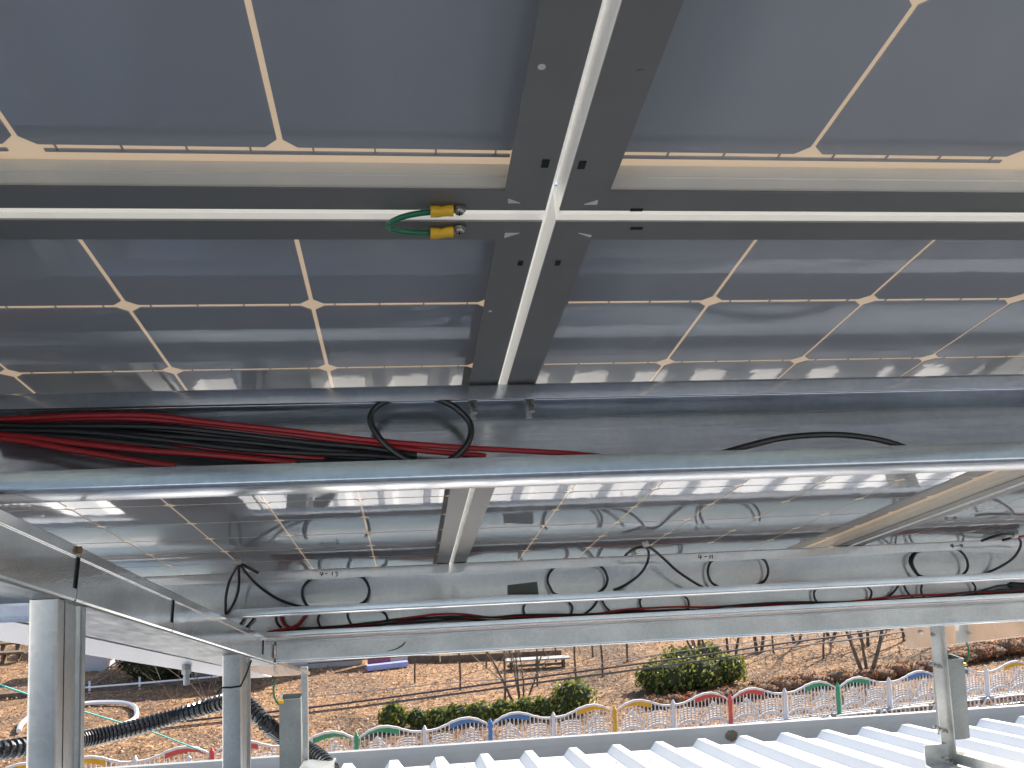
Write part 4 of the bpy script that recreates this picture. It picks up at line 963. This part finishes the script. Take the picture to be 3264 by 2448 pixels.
# fallen leaves: uncountable
rnd = random.Random(99); lm = MB()
for _ in range(52000):
    y = 32 + 26 * rnd.random() ** 1.2; x_ = rnd.uniform(-.62, .62) * (y + 3) + .12 * y
    s_ = rnd.uniform(.025, .075); a = rnd.uniform(0, 6.28); t_ = rnd.uniform(-.035, .06)
    dx, dy = math.cos(a) * s_, math.sin(a) * s_
    z = .02 + abs(t_)
    lm.add([(x_ + dx, y + dy, z + t_), (x_ - dy * .6, y + dx * .6, z), (x_ - dx, y - dy, z - t_ + .01), (x_ + dy * .6, y - dx * .6, z + .015)], [(0, 1, 2, 3)])
o = bpy.data.objects.new('fallen_leaves', lm.mesh('fallen_leaves', 'litter')); C.objects.link(o); o['kind'] = 'stuff'; o['label'] = 'fallen brown leaves scattered over the ground behind the fence'; o['category'] = 'leaves'

# ------------------------------------------------------------------ park furniture and buildings beyond
def gbox(name, px0, py0, px1, py1, depth, z0, z1, mat, label, cat, group=None):
    a, b = gp(px0, py0), gp(px1, py1); d = (b - a); d.z = 0; L = d.length; d.normalize()
    return solo(name, along(MB(), Vector((a.x, a.y, 0)), d, 0, L, 0, depth, GZ + z0, GZ + z1), mat, label, cat, group=group)
# pale building whose shadow darkens the lawn
a, b = gp(880, 2140), gp(1152, 2118); d = (b - a).normalized()
bt = thing('park_building', (a.x, a.y, GZ), 'pale low building at the back left that shades the lawn', 'building')
a2 = a - d * 4; L = (b - a2).length
part('wall', off(along(MB(), a2, d, 0, L, 0, 7, GZ, GZ + 4.6), Vector((a.x, a.y, GZ))).mesh('wall', 'plaster'), bt)
part('plinth', off(along(MB(), a2, d, -.05, L + .05, -.05, 7.05, GZ, GZ + .25), Vector((a.x, a.y, GZ))).mesh('plinth', 'concrete'), bt)
part('door', off(along(MB(), b - d * .9, d, 0, .55, -.03, .02, GZ + .02, GZ + 2.0), Vector((a.x, a.y, GZ))).mesh('door', 'wood'), bt)
part('roof', off(along(MB(), a2, d, -.3, L + .3, -.3, 7.3, GZ + 4.6, GZ + 4.85), Vector((a.x, a.y, GZ))).mesh('roof', 'concrete'), bt)
gbox('pink_board', 1172, 2122, 1245, 2118, .3, 0, 1.6, 'pink', 'pink board standing by the pale building', 'board')
gbox('toy_block', 1245, 2118, 1300, 2113, .3, 0, .9, 'plaster', 'pale block right of the pink board', 'block')
gbox('blue_beam', 1172, 2143, 1302, 2128, .35, .05, .3, 'bluebar', 'pale blue beam lying on the lawn under the pink board', 'beam')
gbox('log_beam', 1405, 2113, 1790, 2094, .25, .0, .35, 'wood', 'long dark log beam on the leafy ground behind the bare tree', 'log')
gbox('log_beam', 1300, 2112, 1400, 2112, .25, .0, .35, 'wood', 'short dark log left of the long one', 'log')
# bench table under the tree
bp = gp(1625, 2140)
t = thing('picnic_bench', (bp.x, bp.y, GZ), 'bench with pale seat behind the bare multi-stemmed tree', 'bench')
part('seat', MB().box(-.2, 3.0, 0, .6, .42, .50).mesh('seat', 'concrete'), t)
for xx in (.1, 1.4, 2.7): part('leg', MB().box(xx - .06, xx + .06, .1, .5, 0, .42).mesh('leg', 'wood'), t)
part('lower_shelf', MB().box(-.1, 2.9, .05, .55, .16, .20).mesh('lower_shelf', 'wood'), t)
# curved white kerb on the left
cpt = [(60, 2330), (75, 2300), (140, 2262), (270, 2243), (330, 2239), (390, 2240), (425, 2250), (436, 2272), (428, 2292), (390, 2310), (330, 2325), (250, 2338)]
solo('curved_kerb', MB().tube(spline([gp(x_, y_, GZ + .14) for x_, y_ in cpt], 5), .10, 6), 'white', 'white curved kerb round a flower bed between the left posts', 'kerb')
gbox('bed_wall', -40, 2232, 700, 2172, .25, 0, .22, 'wood', 'dark low timber edging crossing the lawn behind the left posts', 'edging')
solo('lawn_rail', MB().tube([gp(268, 2192, GZ + .5), gp(470, 2176, GZ + .5), gp(700, 2156, GZ + .5)], .04, 6), 'white', 'pale horizontal rail above the timber edging', 'rail')
for x_, y_ in ((285, 2210), (445, 2196), (600, 2180)):
    b = gp(x_, y_); solo('rail_stake', MB().box(b.x - .04, b.x + .04, b.y - .04, b.y + .04, GZ, GZ + .55), 'white', 'pale stake holding the lawn rail, ' + {285: 'left one', 445: 'middle one', 600: 'right one'}[x_], 'stake', group='stakes of the lawn rail')
# sunlit booth, bench clutter
b = gp(295, 2140)
t = thing('park_booth', (b.x, b.y, GZ), 'bright cream booth with window grid at the far left', 'booth')
part('wall', MB().box(-.7, .7, 0, 1.4, 0, 2.6).mesh('wall', 'pvc'), t)
for i in range(3): part('window_bar', MB().box(-.72 + i * .7, -.68 + i * .7, -.03, -.002, 1.3, 2.3).mesh('window_bar', 'concrete'), t)
part('roof', MB().box(-.9, .9, -.2, 1.6, 2.6, 2.75).mesh('roof', 'wood'), t)
for i, (x0_, y0_, x1_, y1_, lab) in enumerate(((0, 2085, 80, 2078, 'wooden picnic table top at the far left edge, farther one'), (0, 2118, 85, 2108, 'wooden bench at the far left edge, nearer one'))):
    a, b = gp(x0_ - 60, y0_), gp(x1_, y1_); c_ = (a + b) / 2; L = (b - a).length
    t = thing('park_bench', (c_.x, c_.y, GZ), lab, 'bench', 'benches at the far left')
    part('seat', MB().box(-L / 2, L / 2, -.3, .3, .5, .6).mesh('seat', 'wood'), t)
    for xx in (-L / 3, 0, L / 3): part('leg', MB().box(xx - .05, xx + .05, -.25, .25, 0, .5).mesh('leg', 'wood'), t)
# slanting climbing frame rails left
def slat_frame():
    a, b = gp(270, 2190), gp(455, 2085)
    t = thing('climbing_ramp', (a.x, a.y, GZ), 'slanting pale rail frame rising to the right beside the topiary', 'ramp')
    for dx in (0, .5):
        part('rail', off(MB().tube([a + Vector((dx, 0, .1)), b + Vector((dx, 0, .6))], .05, 6), Vector((a.x, a.y, GZ))).mesh('rail', 'twig'), t)
    for i in range(7):
        q_ = a + (b - a) * (i + .5) / 7
        part('rung', off(MB().box(q_.x, q_.x + .5, q_.y - .03, q_.y + .03, GZ + .3, GZ + .36), Vector((a.x, a.y, GZ))).mesh('rung', 'twig'), t)
slat_frame()
# turquoise rope
solo('rope', MB().tube([hitw(x_, y_, 1, Y) for x_, y_, Y in ((-60, 2160, 24), (15, 2188, 24), (80, 2210, 24.5), (268, 2268, 26), (495, 2336, 28), (640, 2392, 29.3))], .022, 6), 'turq', 'turquoise rope slanting down behind the left posts', 'rope')
# far brown hill plants at the top left opening
for i, (x_, y_, s_) in enumerate(((-40, 2050, 1.2), (20, 2046, 1.4), (70, 2040, 1.2), (300, 2090, 1.4), (390, 2092, 1.0))):
    p = gp(x_, y_)
    bush('leafless_thicket', [((p.x, p.y + 3, GZ + 1.2 * s_), (2.4 * s_, 1.6, 1.5 * s_))], 'purplish leafless thicket at the far left, %s from the left' % order[i], 'thicket', 'shrub', 'leafcore', .16, .5, 'leafless thickets at the far left')

# ------------------------------------------------------------------ aerial cables crossing between roof and park
def aerial(pts, Y, r, mat, label):
    solo('aerial_cable', MB().tube(spline([hitw(x_, y_, 1, Y) for x_, y_ in pts], 8), r, 6), mat, label, 'cable', group='aerial cables over the park', smooth=True)
A = [(300, 2330), (982, 2256), (1400, 2202), (1780, 2150), (2200, 2094), (2464, 2055), (2826, 2006), (3300, 1930)]
aerial(A, 18.0, .020, 'wire', 'thickest aerial cable, uppermost dark one crossing the park')
aerial([(x_, y_ + 15 + (x_ - 980) * .001) for x_, y_ in A], 18.1, .012, 'wire', 'middle dark aerial cable just below the thickest one')
aerial([(x_, y_ + 19 - (x_ > 2300) * 4) for x_, y_ in A], 18.3, .010, 'wire', 'lowest dark aerial cable of the bundle')
aerial([(980, 2222), (1400, 2180), (1600, 2163), (1800, 2133), (2200, 2071), (2464, 2038), (2826, 1985)], 18.0, .009, 'wirelight', 'thin pale wire strung above the dark cables')
aerial([(-40, 2238), (260, 2207), (500, 2186), (709, 2164), (900, 2146)], 20.0, .012, 'wire', 'dark aerial wire behind the left posts')
aerial([(980, 2115), (1300, 2090), (1560, 2062)], 18.0, .012, 'wire', 'upper thin wire just under the cross beam at the left')
